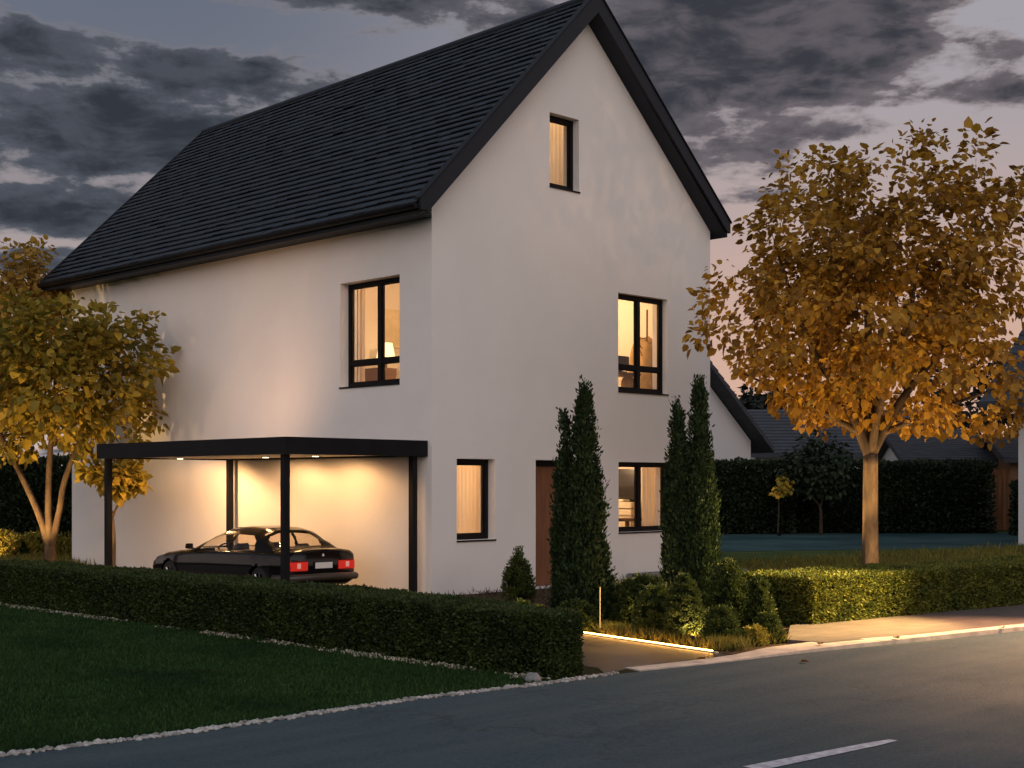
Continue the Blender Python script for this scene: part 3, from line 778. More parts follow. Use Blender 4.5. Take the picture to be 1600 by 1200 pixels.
for nme, mb in parts.items():
    if nme == 'side_window':
        for s in (1, -1):
            for fr_ in (0, 1):
                q = MB()
                for fc in mb.f:
                    xc = sum(mb.v[i][0] for i in fc)/len(fc)
                    if mb.v[fc[0]][1]*s > 0 and (xc > 1.47) == bool(fr_): q.face([mb.v[i] for i in fc])
                q.build('side_window', car_glass, car, smooth=True)
        continue
    o = mb.build(nme, car_glass if nme in ('rear_window', 'windshield') else trim if nme == 'pillar' else paint, car, smooth=True)
    bm = bmesh.new(); bm.from_mesh(o.data); bmesh.ops.remove_doubles(bm, verts=bm.verts, dist=.0005); bmesh.ops.recalc_face_normals(bm, faces=bm.faces); bm.to_mesh(o.data); bm.free()
for s in (1, -1):
    b = MB(); b.tube([(2.50, s*.60, .66), (2.47, s*.69, .685)], .014, 6)
    b.hexa([(2.44, s*.66, .655), (2.52, s*.66, .66), (2.50, s*.775, .67), (2.44, s*.775, .665), (2.44, s*.66, .745), (2.50, s*.66, .74), (2.49, s*.77, .74), (2.44, s*.77, .75)])
    b.build('mirror', trim, car, bevel=.008)
    for wx in WHX:
        t = MB(); ring = []
        prof = [(.0, WR*.62), (.01, WR*.93), (.03, WR), (.13, WR), (.15, WR*.93), (.16, WR*.62)]
        for k in range(33):
            a = 2*math.pi*k/32
            for d, r in prof: t.v.append((wx+r*math.cos(a), s*(.645-d), .225+r*math.sin(a)))
        m_ = len(prof)
        for k in range(32):
            for q in range(m_-1): t.f.append((k*m_+q, k*m_+q+1, (k+1)*m_+q+1, (k+1)*m_+q)); t.mi.append(0)
        wh = t.build('wheel', rub, car, smooth=True)
        r_ = MB()
        for k in range(7):
            a = 2*math.pi*k/7; ca, sa = math.cos(a), math.sin(a)
            for (ra, rb_) in ((.03, WR*.64),):
                pa = Vector((wx+ra*ca, s*.628, .225+ra*sa)); pb = Vector((wx+rb_*ca, s*.634, .225+rb_*sa)); r_.tube([pa, pb], [.022, .015], 6)
        r_.tube([(wx, s*.58, .225), (wx, s*.636, .225)], .04, 12)
        rim = [(wx+WR*.63*math.cos(2*math.pi*k/28), s*.630, .225+WR*.63*math.sin(2*math.pi*k/28)) for k in range(29)]
        r_.tube(rim, .012, 6, cap=False)
        r_.build('rim', chrome, wh)
    # rear lamps
    b = MB(); b.box((-.012, min(s*.27, s*.585), .405), (.10, max(s*.27, s*.585), .55)); lm = b.build('tail_lamp', red_l, car, bevel=.012)
    b = MB(); b.box((-.018, min(s*.41, s*.47), .445), (-.010, max(s*.41, s*.47), .52)); b.build('lens', pale_l, lm)
    # door handle and shut line
    b = MB(); b.box((1.22, min(s*.668, s*.682), .50), (1.36, max(s*.668, s*.682), .52)); b.build('door_handle', chrome, car, bevel=.004)
    b = MB(); b.tube([(x, s*(body_pt(x, .52)[0]+.004), .345) for x in [1.05+.1*k for k in range(18)]], .008, 6); b.build('side_moulding', trim, car)
b = MB(); b.tube([(.03, -.62, .30), (-.05, -.55, .31), (-.07, -.2, .315), (-.07, .2, .315), (-.05, .55, .31), (.03, .62, .30), (.30, .668, .30)], .055, 10)
b.build('rear_bumper', mat('bumper_trim', (.05, .038, .028), .35, .6), car, smooth=True)
b = MB(); b.box((-.018, -.17, .425), (.0, .17, .535)); pf = b.build('number_plate', trim, car)
b = MB(); b.box((-.024, -.155, .437), (-.0185, .155, .523)); b.build('plate_face', plate_m, pf)
b = MB(); b.face([(-.004, -.022, .612), (-.004, .022, .612), (-.004, .012, .64), (-.004, .0, .655), (-.004, -.012, .64)]); b.face([(.004, -.022, .612), (.004, .022, .612), (.004, .012, .64), (.004, .0, .655), (.004, -.012, .64)]); b.build('emblem', mat('emblem_white', (.85, .82, .8), .3), car)
for s in (1, -1):
    for x0 in (1.70, .98):
        b = MB(); b.hexa([(x0, s*.12, .45), (x0+.10, s*.12, .45), (x0+.10, s*.50, .45), (x0, s*.50, .45), (x0-.10, s*.18, .76), (x0-.04, s*.18, .76), (x0-.04, s*.42, .76), (x0-.10, s*.42, .76)])
        b.build('seat', grey_f, car, bevel=.02)
b = MB(); b.tube([(2.12+.0*math.cos(k), .28+.15*math.cos(2*math.pi*k/20), .62+.12*math.sin(2*math.pi*k/20)) for k in range(21)], .012, 6, cap=False); b.build('steering_wheel', trim, car)

# ------------------------------------------------------------------ vegetation builders
def scatter_box(x0, x1, y0, y1, z1, n, faces, depth=.10):
    "points + outward normals on the chosen faces of a box standing on the ground"
    A = []
    for fc in faces:
        A.append({'t': (x1-x0)*(y1-y0), 'x-': (y1-y0)*z1, 'x+': (y1-y0)*z1, 'y-': (x1-x0)*z1, 'y+': (x1-x0)*z1}[fc])
    A = np.array(A); cnt = (n*A/A.sum()).astype(int)
    P = []; N = []
    for fc, c in zip(faces, cnt):
        u = rng.uniform(0, 1, c); v = rng.uniform(0, 1, c); w = np.abs(rng.normal(0, depth*.45, c))
        X = x0+(x1-x0)*u; Yv = y0+(y1-y0)*v; Z = np.full(c, z1); nn = np.zeros((c, 3))
        if fc == 't': Z = z1-w; nn[:, 2] = 1
        elif fc[0] == 'x': Z = z1*u; X = np.full(c, x0)+w if fc == 'x-' else np.full(c, x1)-w; nn[:, 0] = -1 if fc == 'x-' else 1
        else: Z = z1*v; Yv = np.full(c, y0)+w if fc == 'y-' else np.full(c, y1)-w; nn[:, 1] = -1 if fc == 'y-' else 1
        P.append(np.stack([X, Yv, Z], 1)); N.append(nn)
    return np.vstack(P), np.vstack(N)
def box_faces(x0, x1, y0, y1, z0, z1):
    v = [(x0, y0, z0), (x1, y0, z0), (x1, y1, z0), (x0, y1, z0), (x0, y0, z1), (x1, y0, z1), (x1, y1, z1), (x0, y1, z1)]
    return v, [(0, 3, 2, 1), (4, 5, 6, 7), (0, 1, 5, 4), (1, 2, 6, 5), (2, 3, 7, 6), (3, 0, 4, 7)]
def hedge_box(name, x0, x1, y0, y1, h, n, faces, size, m, label, org=(0, 0), rz_=0.0, depth=.10, wob=.03, up=.35, cat='hedge', group=None, taper=None):
    P, N = scatter_box(x0, x1, y0, y1, h, n, faces, depth)
    wv = sm_noise(P, 2.2, 5)*wob + sm_noise(P, 7, 6)*wob*.55
    P = P + N*wv[:, None]
    if taper: P[:, 0] *= np.interp(P[:, 1], [q[0] for q in taper], [q[1] for q in taper])/(x1-x0)
    P[:, 2] = np.maximum(P[:, 2], .01)
    D = unit(N*.8 + rand_unit(len(P))*.75 + np.array([0, 0, up])); Nn = unit(N*.7+rand_unit(len(P))*.9)
    L = size*rng.uniform(.6, 1.3, len(P)); V, k, lp_ = leaf_verts(P, D, Nn, L, L*rng.uniform(.45, .7, len(P)))
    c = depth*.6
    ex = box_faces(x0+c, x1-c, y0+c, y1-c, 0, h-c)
    if taper:
        ev, ef = [], []
        for yy in [y0+c] + [q[0] for q in taper[1:-1]] + [y1-c]:
            w = float(np.interp(yy, [q[0] for q in taper], [q[1] for q in taper]))
            ev += [(c, yy, 0), (max(c+.03, w-c), yy, 0), (max(c+.03, w-c), yy, h-c), (c, yy, h-c)]
        k_ = len(ev)//4
        for i in range(k_-1):
            for q in range(4): ef.append((4*i+q, 4*i+(q+1) % 4, 4*i+4+(q+1) % 4, 4*i+4+q))
        ef += [(0, 1, 2, 3), (4*k_-1, 4*k_-2, 4*k_-3, 4*k_-4)]
        ex = (ev, ef)
    o = quads_mesh(name, V, k, lp_, [m, hedge_core], None, ex)
    o.location = (org[0], org[1], 0); o.rotation_euler = (0, 0, rz_)
    return tag(o, label, cat, group)

hedge_box('hedge', 0, 1.05, 0, 11.6, .54, 150000, ['t', 'x-', 'y-', 'x+'], .036, m_hedge, 'long low clipped dark hedge between the front lawn and the carport', org=(-5.02, -7.22), taper=[(0, .36), (1.2, .62), (2.6, .88), (5, .95), (9, .85), (11.6, .72)])
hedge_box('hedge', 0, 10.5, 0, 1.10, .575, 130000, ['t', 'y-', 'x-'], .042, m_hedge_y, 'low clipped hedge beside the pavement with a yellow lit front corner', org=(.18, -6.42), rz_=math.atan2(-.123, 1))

def clump_shape(name, loc, prof, n, size, m, label, cat, seed=0, lump=.12, upb=.9, squash=1.0, group=None, lean=(0, 0), core=True, nb=None):
    "prof: list of (z, radius); dense scale-like foliage wrapped on a lumpy surface of revolution, plus looser sprays"
    zs = np.array([p[0] for p in prof]); rs = np.array([p[1] for p in prof])
    zz = np.linspace(zs[0], zs[-1], 200); rr = np.interp(zz, zs, rs); cdf = np.cumsum(rr+.02); cdf /= cdf[-1]
    r_ = np.random.default_rng(seed+100)
    # sprays: many bud centres, each a small upright tuft
    nb = nb or max(40, n//40)
    zb = np.interp(r_.uniform(0, 1, nb), cdf, zz); ab = r_.uniform(0, 2*np.pi, nb); rb_ = np.interp(zb, zs, rs)
    ln = sm_noise(np.stack([np.cos(ab)*1.3, np.sin(ab)*1.3, zb*4], 1), 1.7, seed)
    rb_ = rb_*(1+lump*ln) + r_.normal(0, .045*rs.max(), nb)
    k = r_.integers(0, nb, n)
    tsz = size*1.5
    out = np.stack([np.cos(ab[k]), np.sin(ab[k]), np.zeros(n)], 1)
    P = out*(rb_[k]*r_.uniform(.80, 1.0, n))[:, None]; P[:, 2] = zb[k]
    P += np.clip(r_.normal(0, 1, (n, 3)), -1.7, 1.7)*np.array([tsz*.42, tsz*.42, tsz*upb*.8])
    P[:, 1] *= squash
    P[:, 0] += lean[0]*P[:, 2]; P[:, 1] += lean[1]*P[:, 2]
    P[:, 2] = np.maximum(P[:, 2], .01)
    D = unit(out*.55 + rand_unit(n)*.5 + np.array([0, 0, upb])); Nn = unit(out + rand_unit(n)*.7)
    L = size*r_.uniform(.6, 1.35, n); V, kk, lp_ = leaf_verts(P, D, Nn, L, L*r_.uniform(.35, .6, n))
    ex = None
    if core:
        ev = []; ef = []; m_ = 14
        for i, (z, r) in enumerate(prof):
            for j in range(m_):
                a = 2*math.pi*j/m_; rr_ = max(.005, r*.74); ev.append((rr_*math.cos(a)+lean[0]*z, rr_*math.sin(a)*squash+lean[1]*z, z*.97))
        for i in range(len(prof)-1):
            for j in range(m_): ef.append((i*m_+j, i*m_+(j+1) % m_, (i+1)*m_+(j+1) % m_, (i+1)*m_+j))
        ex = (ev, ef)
    o = quads_mesh(name, V, kk, lp_, [m, hedge_core], None, ex); o.location = loc
    return tag(o, label, cat, group)

def cyp_prof(h, r):
    return [(0.0, r*.80), (h*.10, r*1.0), (h*.20, r*.88), (h*.31, r*.72), (h*.52, r*.53), (h*.73, r*.36), (h*.88, r*.22), (h*.95, r*.10), (h, .005)]
def cyp_prof2(h, r):
    return [(0.0, r*.8), (h*.08, r*1.0), (h*.30, r*.96), (h*.52, r*.82), (h*.70, r*.58), (h*.85, r*.32), (h*.94, r*.14), (h, .005)]
g_ = 'columnar cypresses in the front bed'
clump_shape('cypress', (-1.60, -4.49, 0), cyp_prof(2.80, .31), 26000, .052, m_cyp, 'dark cypress with broad skirt in front of the brown door', 'cypress', 1, .20, 1.0, group=g_)
clump_shape('cypress', (-1.66, -4.22, 0), cyp_prof2(2.48, .125), 11000, .05, m_cyp, 'shorter slim cypress close behind the broad skirted one by the door', 'cypress', 2, .2, 1.0, group=g_)
clump_shape('cypress', (-.86, -5.58, 0), cyp_prof2(2.88, .20), 22000, .05, m_cyp, 'tallest slim cypress at the right corner of the house', 'cypress', 3, .16, 1.0, group=g_)
clump_shape('cypress', (-1.02, -5.40, 0), cyp_prof2(2.56, .15), 18000, .05, m_cyp, 'shorter cypress touching the left of the tallest one at the house corner', 'cypress', 4, .16, 1.0, group=g_)
def egg(h, r, p=.55): return [(0, r*.7), (h*.15, r*.93), (h*.35, r), (h*.55, r*.93), (h*.75, r*.70), (h*.9, r*.42), (h*.97, r*.2), (h, .01)]
def dome(h, r): return [(0, r*.85), (h*.25, r), (h*.5, r*.95), (h*.72, r*.75), (h*.88, r*.5), (h*.97, r*.22), (h, .01)]
clump_shape('conifer', (.30, -1.5, 0), [(0, .10), (.08, .19), (.2, .215), (.35, .17), (.52, .10), (.65, .045), (.73, .008)], 5000, .04, m_shrub, 'small pointed conifer standing alone by the white wall left of the door', 'conifer', 5, .15, .8)
g_ = 'clipped shrubs in the lit front bed'
for loc, pr, n, m, lab, sd_ in [
    ((-1.10, -4.95, 0), dome(.62, .40), 9000, m_shrub, 'broad spreading shrub with golden lit top behind the light strip', 11),
    ((-1.85, -5.75, 0), dome(.56, .24), 6000, m_shrub, 'low round shrub beside the light strip, left of the pointed ones', 12),
    ((-2.02, -6.28, 0), egg(.70, .20), 6500, m_shrub, 'dark upright egg shaped shrub in front of the tall cypress pair', 13),
    ((-1.30, -6.32, 0), egg(.84, .22), 7500, m_shrub, 'tallest clipped shrub right of the tall cypress pair', 14),
    ((-1.98, -6.72, 0), dome(.40, .19), 5000, m_shrub, 'small round shrub at the front right of the lit bed', 15),
    ((-1.06, -6.55, 0), egg(.66, .15), 4500, m_shrub, 'slim shrub squeezed between the tallest clipped one and the pavement', 16),
    ((-1.42, -6.92, 0), dome(.31, .14), 3500, m_shrub, 'low shrub at the pavement corner of the bed', 17),
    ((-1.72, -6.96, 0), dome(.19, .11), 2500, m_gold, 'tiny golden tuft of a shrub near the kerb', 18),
    ((-2.0, -4.72, 0), dome(.34, .27), 5000, m_shrub, 'low dark shrub at the foot of the broad skirted cypress', 19),
    ((-1.75, -3.6, 0), dome(.26, .30), 4000, m_shrub, 'flat shrub between the long hedge end and the broad skirted cypress', 20)]:
    clump_shape('shrub', loc, pr, int(n*1.7), .030, m, lab, 'shrub', sd_, .10, .42, group=g_)

# golden sprig on the spreading shrub, grass tufts by the strip, plants behind the right hedge
def tufts(name, centers, n, h, spread, m, width=.008, kind='stuff', lean=.5):
    k = rng.integers(0, len(centers), n); Cc = np.array([(c[0], c[1], c[2] if len(c) > 2 else 0) for c in centers])[k]
    P = Cc + np.concatenate([rng.normal(0, spread, (n, 2)), np.zeros((n, 1))], 1)
    D = unit(np.concatenate([rng.normal(0, lean, (n, 2)), np.ones((n, 1))], 1)); L = h*rng.uniform(.4, 1.2, n)
    V, kk, lp_ = leaf_verts(P, D, rand_unit(n), L, np.full(n, width)*rng.uniform(.7, 1.5, n))
    o = quads_mesh(name, V, kk, lp_, m); o['kind'] = kind
    return o
cs = [(-2.04-.42*t + rng.uniform(.06, .30), -4.76-2.36*t) for t in np.linspace(0, 1, 60)] + [(-2.4+1.1*t, -7.0+rng.uniform(0, .15)) for t in np.linspace(0, 1, 20)]
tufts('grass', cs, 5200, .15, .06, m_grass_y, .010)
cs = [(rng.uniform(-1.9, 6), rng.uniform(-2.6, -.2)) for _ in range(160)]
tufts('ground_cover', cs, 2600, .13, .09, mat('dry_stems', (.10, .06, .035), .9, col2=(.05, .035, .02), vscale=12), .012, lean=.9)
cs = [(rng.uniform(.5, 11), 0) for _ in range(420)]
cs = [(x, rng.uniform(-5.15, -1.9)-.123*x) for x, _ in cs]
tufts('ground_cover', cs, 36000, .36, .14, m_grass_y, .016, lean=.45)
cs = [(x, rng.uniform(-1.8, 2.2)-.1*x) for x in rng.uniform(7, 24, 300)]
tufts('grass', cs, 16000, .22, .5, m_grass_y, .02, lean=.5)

# front lawn blades
n = 150000
P = np.stack([rng.uniform(-13, -5.1, n), rng.uniform(-7.3, 6, n), np.full(n, .003)], 1)
edge = np.interp(P[:, 0], [p[0] for p in road_edge], [p[1] for p in road_edge])
P = P[(P[:, 1] > edge+.10) & ((P[:, 0]+13.7)**2 + (P[:, 1]+15.4)**2 > 30)]
n = len(P)
D = unit(np.concatenate([rng.normal(0, .45, (n, 2)), np.ones((n, 1))], 1)); L = rng.uniform(.025, .055, n)
V, kk, lp_ = leaf_verts(P, D, rand_unit(n), L, np.full(n, .010))
tag(quads_mesh('grass', V, kk, lp_, m_grass), kind='stuff')

# pebble edging
def pebbles(name, pts, r0, r1, m):
    bm0 = bmesh.new(); bmesh.ops.create_icosphere(bm0, subdivisions=1, radius=1)
    bv = np.array([v.co[:] for v in bm0.verts]); bf = [tuple(v.index for v in f.verts) for f in bm0.faces]; bm0.free()
    n = len(pts); s = rng.uniform(r0, r1, n)
    V = bv[None]*(1+rng.normal(0, .16, (n, len(bv), 1)))*s[:, None, None]*np.stack([rng.uniform(.8, 1.5, n), rng.uniform(.8, 1.5, n), rng.uniform(.5, .9, n)], 1)[:, None, :]
    V += np.array([(p[0], p[1], p[2]) for p in pts])[:, None, :]
    o = quads_mesh(name, V, len(bv), bf, m); o['kind'] = 'stuff'
    return o
pts = []
for _ in range(2000):
    x = rng.uniform(-14, -4.35); e = np.interp(x, [p[0] for p in road_edge], [p[1] for p in road_edge])
    pts.append((x, e+.04+rng.normal(0, .026), .008))
pebbles('pebble_edging', pts, .008, .022, pebble_mat)
pts = []
while len(pts) < 1100:
    y = rng.uniform(-7.2, 4.2)
    if math.sin(y*2.1)+math.sin(y*5.3+1)+math.sin(y*.9) + rng.uniform(-1.2, 1.2) < -.3: continue
    pts.append((-5.12+rng.normal(0, .05), y, .012))
pebbles('pebble_edging', pts, .008, .024, mat('warm_pebble', (.52, .44, .34), .8, .3, col2=(.22, .18, .14), vscale=9))
def boulder(loc, r, label, seed):
    bm = bmesh.new(); bmesh.ops.create_icosphere(bm, subdivisions=3, radius=1)
    P = np.array([v.co[:] for v in bm.verts]); nz = sm_noise(P, 1.6, seed)
    for v, q in zip(bm.verts, nz): v.co = Vector((v.co.x*r*1.2, v.co.y*r, v.co.z*r*.85))*(1+.22*q)
    me = bpy.data.meshes.new('stone'); bm.to_mesh(me); bm.free()
    o = link('stone', me, step_mat); o.location = loc; tag(o, label, 'stone')
boulder((-5.28, -7.22, .03), .065, 'single grey stone at the road end of the long dark hedge', 3)
b = MB(); b.prism([(4.3, -.9), (6.9, -.75), (6.95, -.01), (4.4, -.01)], .0, .15); tag(b.build('stone_step', step_mat, bevel=.015), 'grey stone slab at the foot of the gable below the wide window', 'step')

# ------------------------------------------------------------------ broadleaf trees
def tree(name, loc, stems, cen, rad, nclus, per, leafL, m, bark, label, cat='tree', seed=1, crownseed=0, spread=.30, zpow=1.0, minr=.35, droop=.35, trunk_r=.12, sub=3, group=None, lumpy=1.0, zmin=0.0, limb_bark=None):
    """stems: list of polylines (local) with radii that make the trunk and main limbs; clusters of leaves fill an
    uneven crown and each cluster hangs on a twig grown from the nearest limb"""
    rr = np.random.default_rng(seed)
    t = empty(name, loc); tag(t, label, cat, group)
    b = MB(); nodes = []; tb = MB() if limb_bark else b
    for si, (pts, rads) in enumerate(stems):
        # smooth the polyline
        P = [Vector(p) for p in pts]; Q = []; Rr = []
        for i in range(len(P)-1):
            p0 = P[max(i-1, 0)]; p1 = P[i]; p2 = P[i+1]; p3 = P[min(i+2, len(P)-1)]
            for k in range(5):
                u = k/5
                q = .5*((2*p1)+(p2-p0)*u+(2*p0-5*p1+4*p2-p3)*u*u+(3*p1-p0-3*p2+p3)*u**3)
                Q.append(q); Rr.append(rads[i]+(rads[i+1]-rads[i])*u)
        Q.append(P[-1]); Rr.append(rads[-1])
        (tb if si == 0 else b).tube(Q, Rr, 10)
        for q, r in zip(Q, Rr):
            if q.z > cen[2]-rad[2]*1.0: nodes.append((q, r))
    cl = []
    c = np.array(cen); R_ = np.array(rad)
    while len(cl) < nclus:
        d = unit(rr.normal(size=3)); rad_ = (rr.uniform(minr**2, 1))**.5
        lump = 1 + lumpy*.15*sm_noise(np.array([d*2.0]), 1.5, seed+3)[0] + lumpy*.08*sm_noise(np.array([d*2.0]), 4.0, seed+4)[0]
        p = c + d*R_*rad_*lump
        if p[2] < zmin: continue
        cl.append(p)
    cl.sort(key=lambda p: np.linalg.norm((p-c)/R_))
    for p in cl:
        pv = Vector(p)
        best = min(nodes, key=lambda q: (q[0]-pv).length + max(0, q[0].z-pv.z+.1)*.9)
        a = best[0]; L = (pv-a).length
        mid = a.lerp(pv, .5)+Vector(rr.normal(0, .06*L+.01, 3))+Vector((0, 0, .08*L))
        r0 = min(best[1]*.55, .008+.012*L)
        b.tube([a, a.lerp(mid, .6), mid, mid.lerp(pv, .55), pv], [r0, r0*.85, r0*.65, r0*.5, .004], 5, cap=False)
        for q, f_ in ((mid, .65), (mid.lerp(pv, .5), .5)): nodes.append((q, r0*f_))
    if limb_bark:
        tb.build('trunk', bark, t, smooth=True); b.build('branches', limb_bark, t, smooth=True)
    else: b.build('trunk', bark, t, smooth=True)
    K = np.repeat(np.array(cl), per, 0); n = len(K)
    dirs = rand_unit(n); P = K + dirs*(rr.uniform(0.1, 1, n)**.6*spread)[:, None]*np.array([1, 1, .75])
    outw = unit((P-c)/R_)
    D = unit(dirs*.6 + outw*.5 + rand_unit(n)*.55 + np.array([0, 0, -droop])); Nn = unit(rand_unit(n)*.8 + np.array([0, 0, 1.0]) + outw*.3)
    L = leafL*np.clip(rr.normal(.85, .27, n), .35, 1.5)
    V, kk, lp_ = leaf_verts(P, D, Nn, L, L*rr.uniform(.75, 1.0, n), 'broad', .16, .14)
    quads_mesh('crown', V, kk, lp_, m, t)
    return t

# big autumn tree beside the pavement
S = [([(0, 0, 0), (.01, .01, 1.0), (0, 0, 2.1)], [.14, .112, .105]),
     ([(0, 0, 2.0), (.05, -.02, 2.9), (.0, .05, 4.2), (.1, .0, 5.8)], [.10, .075, .05, .015]),
     ([(0, 0, 2.05), (-.28, .22, 2.8), (-.75, .6, 3.8), (-1.15, .9, 5.2)], [.085, .06, .04, .012]),
     ([(0, 0, 2.1), (.35, -.30, 2.9), (.85, -.8, 3.9), (1.1, -1.1, 5.3)], [.085, .06, .04, .012]),
     ([(0, 0, 2.1), (.2, .25, 2.8), (.6, .9, 3.8), (.8, 1.2, 5.0)], [.07, .05, .035, .012]),
     ([(0, 0, 2.1), (-.2, -.3, 2.9), (-.5, -.85, 3.7), (-.8, -1.2, 4.7)], [.07, .05, .035, .012]),
     ([(-.1, .06, 2.4), (-.7, .75, 2.9), (-1.2, 1.4, 3.3)], [.05, .03, .012]),
     ([(.1, -.1, 2.4), (.75, -.8, 2.8), (1.3, -1.4, 3.1)], [.05, .03, .012])]
tree('autumn_tree', (4.5, -4.62, 0), S, (.06, -.06, 4.45), (2.58, 2.58, 2.25), 370, 44, .120, m_tree, bark_mat, 'large autumn tree with golden crown and straight lit trunk beside the pavement hedge', seed=21, spread=.34, minr=.35, lumpy=2.2, zmin=2.5, limb_bark=bark_dark)  # limbs get darker bark: their shade above the lit trunk is in the colour
# multi-stemmed tree left of the carport
S = [([(0, 0, 0), (.0, .0, .55)], [.13, .10]),
     ([(0, 0, .45), (-.14, .12, 1.1), (-.40, .38, 1.9), (-.75, .7, 2.9), (-.9, .8, 3.9)], [.075, .06, .05, .035, .012]),
     ([(0, 0, .5), (-.02, .02, 1.3), (.0, .0, 2.2), (.05, -.1, 3.4), (0, 0, 4.4)], [.075, .06, .05, .035, .012]),
     ([(0, 0, .45), (.12, -.12, 1.2), (.2, -.2, 1.8), (.5, -.45, 2.8), (.8, -.75, 3.8)], [.07, .055, .05, .035, .012])]
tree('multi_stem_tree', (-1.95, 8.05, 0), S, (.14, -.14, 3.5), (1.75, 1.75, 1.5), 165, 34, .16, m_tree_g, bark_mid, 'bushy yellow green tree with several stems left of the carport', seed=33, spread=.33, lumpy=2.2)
S = [([(0, 0, 0), (.02, 0, .7), (-.02, .02, 1.2)], [.045, .032, .028]), ([(0, 0, 1.1), (-.12, .1, 1.5), (-.22, .2, 1.85)], [.025, .016, .006]), ([(0, 0, 1.1), (.12, -.1, 1.5), (.2, -.2, 1.9)], [.025, .016, .006])]
tree('small_tree', (-1.35, 6.9, 0), S, (.05, -.05, 1.85), (.45, .45, .38), 26, 30, .15, m_tree_g, bark_mat, 'slim young yellow tree behind the outer carport post', seed=41, spread=.2)
S = [([(0, 0, 0), (0, 0, 2.0)], [.14, .11]), ([(0, 0, 1.9), (-.2, .2, 3.5), (-.3, .3, 5.6)], [.10, .07, .02]), ([(0, 0, 1.9), (.35, -.4, 3.3), (.55, -.6, 5.2), (.62, -.68, 6.7)], [.09, .06, .03, .01]), ([(0, 0, 2), (.0, .3, 3.6), (.1, .6, 5.9)], [.08, .05, .015])]
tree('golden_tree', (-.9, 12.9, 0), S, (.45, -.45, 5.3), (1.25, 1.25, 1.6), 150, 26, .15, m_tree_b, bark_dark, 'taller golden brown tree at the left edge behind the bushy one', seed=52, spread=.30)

# ------------------------------------------------------------------ background on the right
RZ = R(-44.89)
def hedge_bg(px0, px1, h, d, n, label, seed, size=.13, wob=.10):
    p0 = W(*px0); p1 = W(*px1); v = p1-p0; L = v.length
    return hedge_box('hedge', 0, L, 0, d, h, n, ['t', 'y-', 'x-', 'x+'], size, m_back, label, org=(p0.x, p0.y), rz_=math.atan2(v.y, v.x), depth=.3, wob=wob, cat='hedge')
hedge_bg((6.4, 45.5), (9.3, 46), 2.35, 1.2, 9000, 'dark rear hedge piece just right of the white annex', 1)
hedge_bg((9.0, 46.6), (16.0, 46.4), 2.35, 1.3, 15000, 'long dark rear hedge behind the autumn tree trunk', 2)
hedge_bg((16.05, 44.5), (18.5, 44.0), 1.7, 1.2, 6000, 'lower dark hedge in front of the wooden fence at the right', 3)
hedge_bg((-20, 36.5), (-9.3, 36), 2.3, 1.2, 20000, 'tall dark hedge behind the multi stem tree at the left', 4)
p = W(15.9, 40.5)
clump_shape('shrub', p, dome(.75, .95), 4000, .12, m_back, 'low dark mound of a shrub by the right building', 'shrub', 61, .15, .5)
p = W(10.0, 45.2)
S = [([(0, 0, 0), (0, 0, .7), (-.05, .02, 1.0)], [.07, .05, .045]), ([(0, 0, .9), (-.35, .3, 1.5), (-.55, .5, 2.2)], [.04, .03, .01]), ([(0, 0, .9), (.1, -.1, 1.7), (.05, -.1, 2.6)], [.04, .03, .01])]
tree('dark_tree', p, S, (0, 0, 2.1), (1.05, 1.05, 1.05), 60, 34, .16, m_back, bark_dark, 'small dark tree with pale forked trunk in the rear hedge line', seed=63, spread=.36)
p = W(8.55, 44.9)
S = [([(0, 0, 0), (.05, 0, 1.0), (0, 0, 1.5)], [.03, .02, .015])]
tree('sapling', p, S, (.1, -.1, 1.75), (.22, .22, .55), 14, 16, .15, m_gold, bark_dark, 'thin golden lit sapling against the dark rear hedge', seed=66, spread=.18)
p = W(8.45, 44.1)
wl = empty('garden_spotlight', p); tag(wl, 'small ground spotlight in front of the golden sapling', 'spotlight')
b = MB(); b.tube([(0, 0, 0), (0, 0, .1)], [.05, .06], 10); b.build('housing', dark_metal, wl)
add_spot('beam', (p.x, p.y, .12), (p.x+.5, p.y+.4, 1.8), 110, 40, .6, (1, .6, .25), .04, wl)

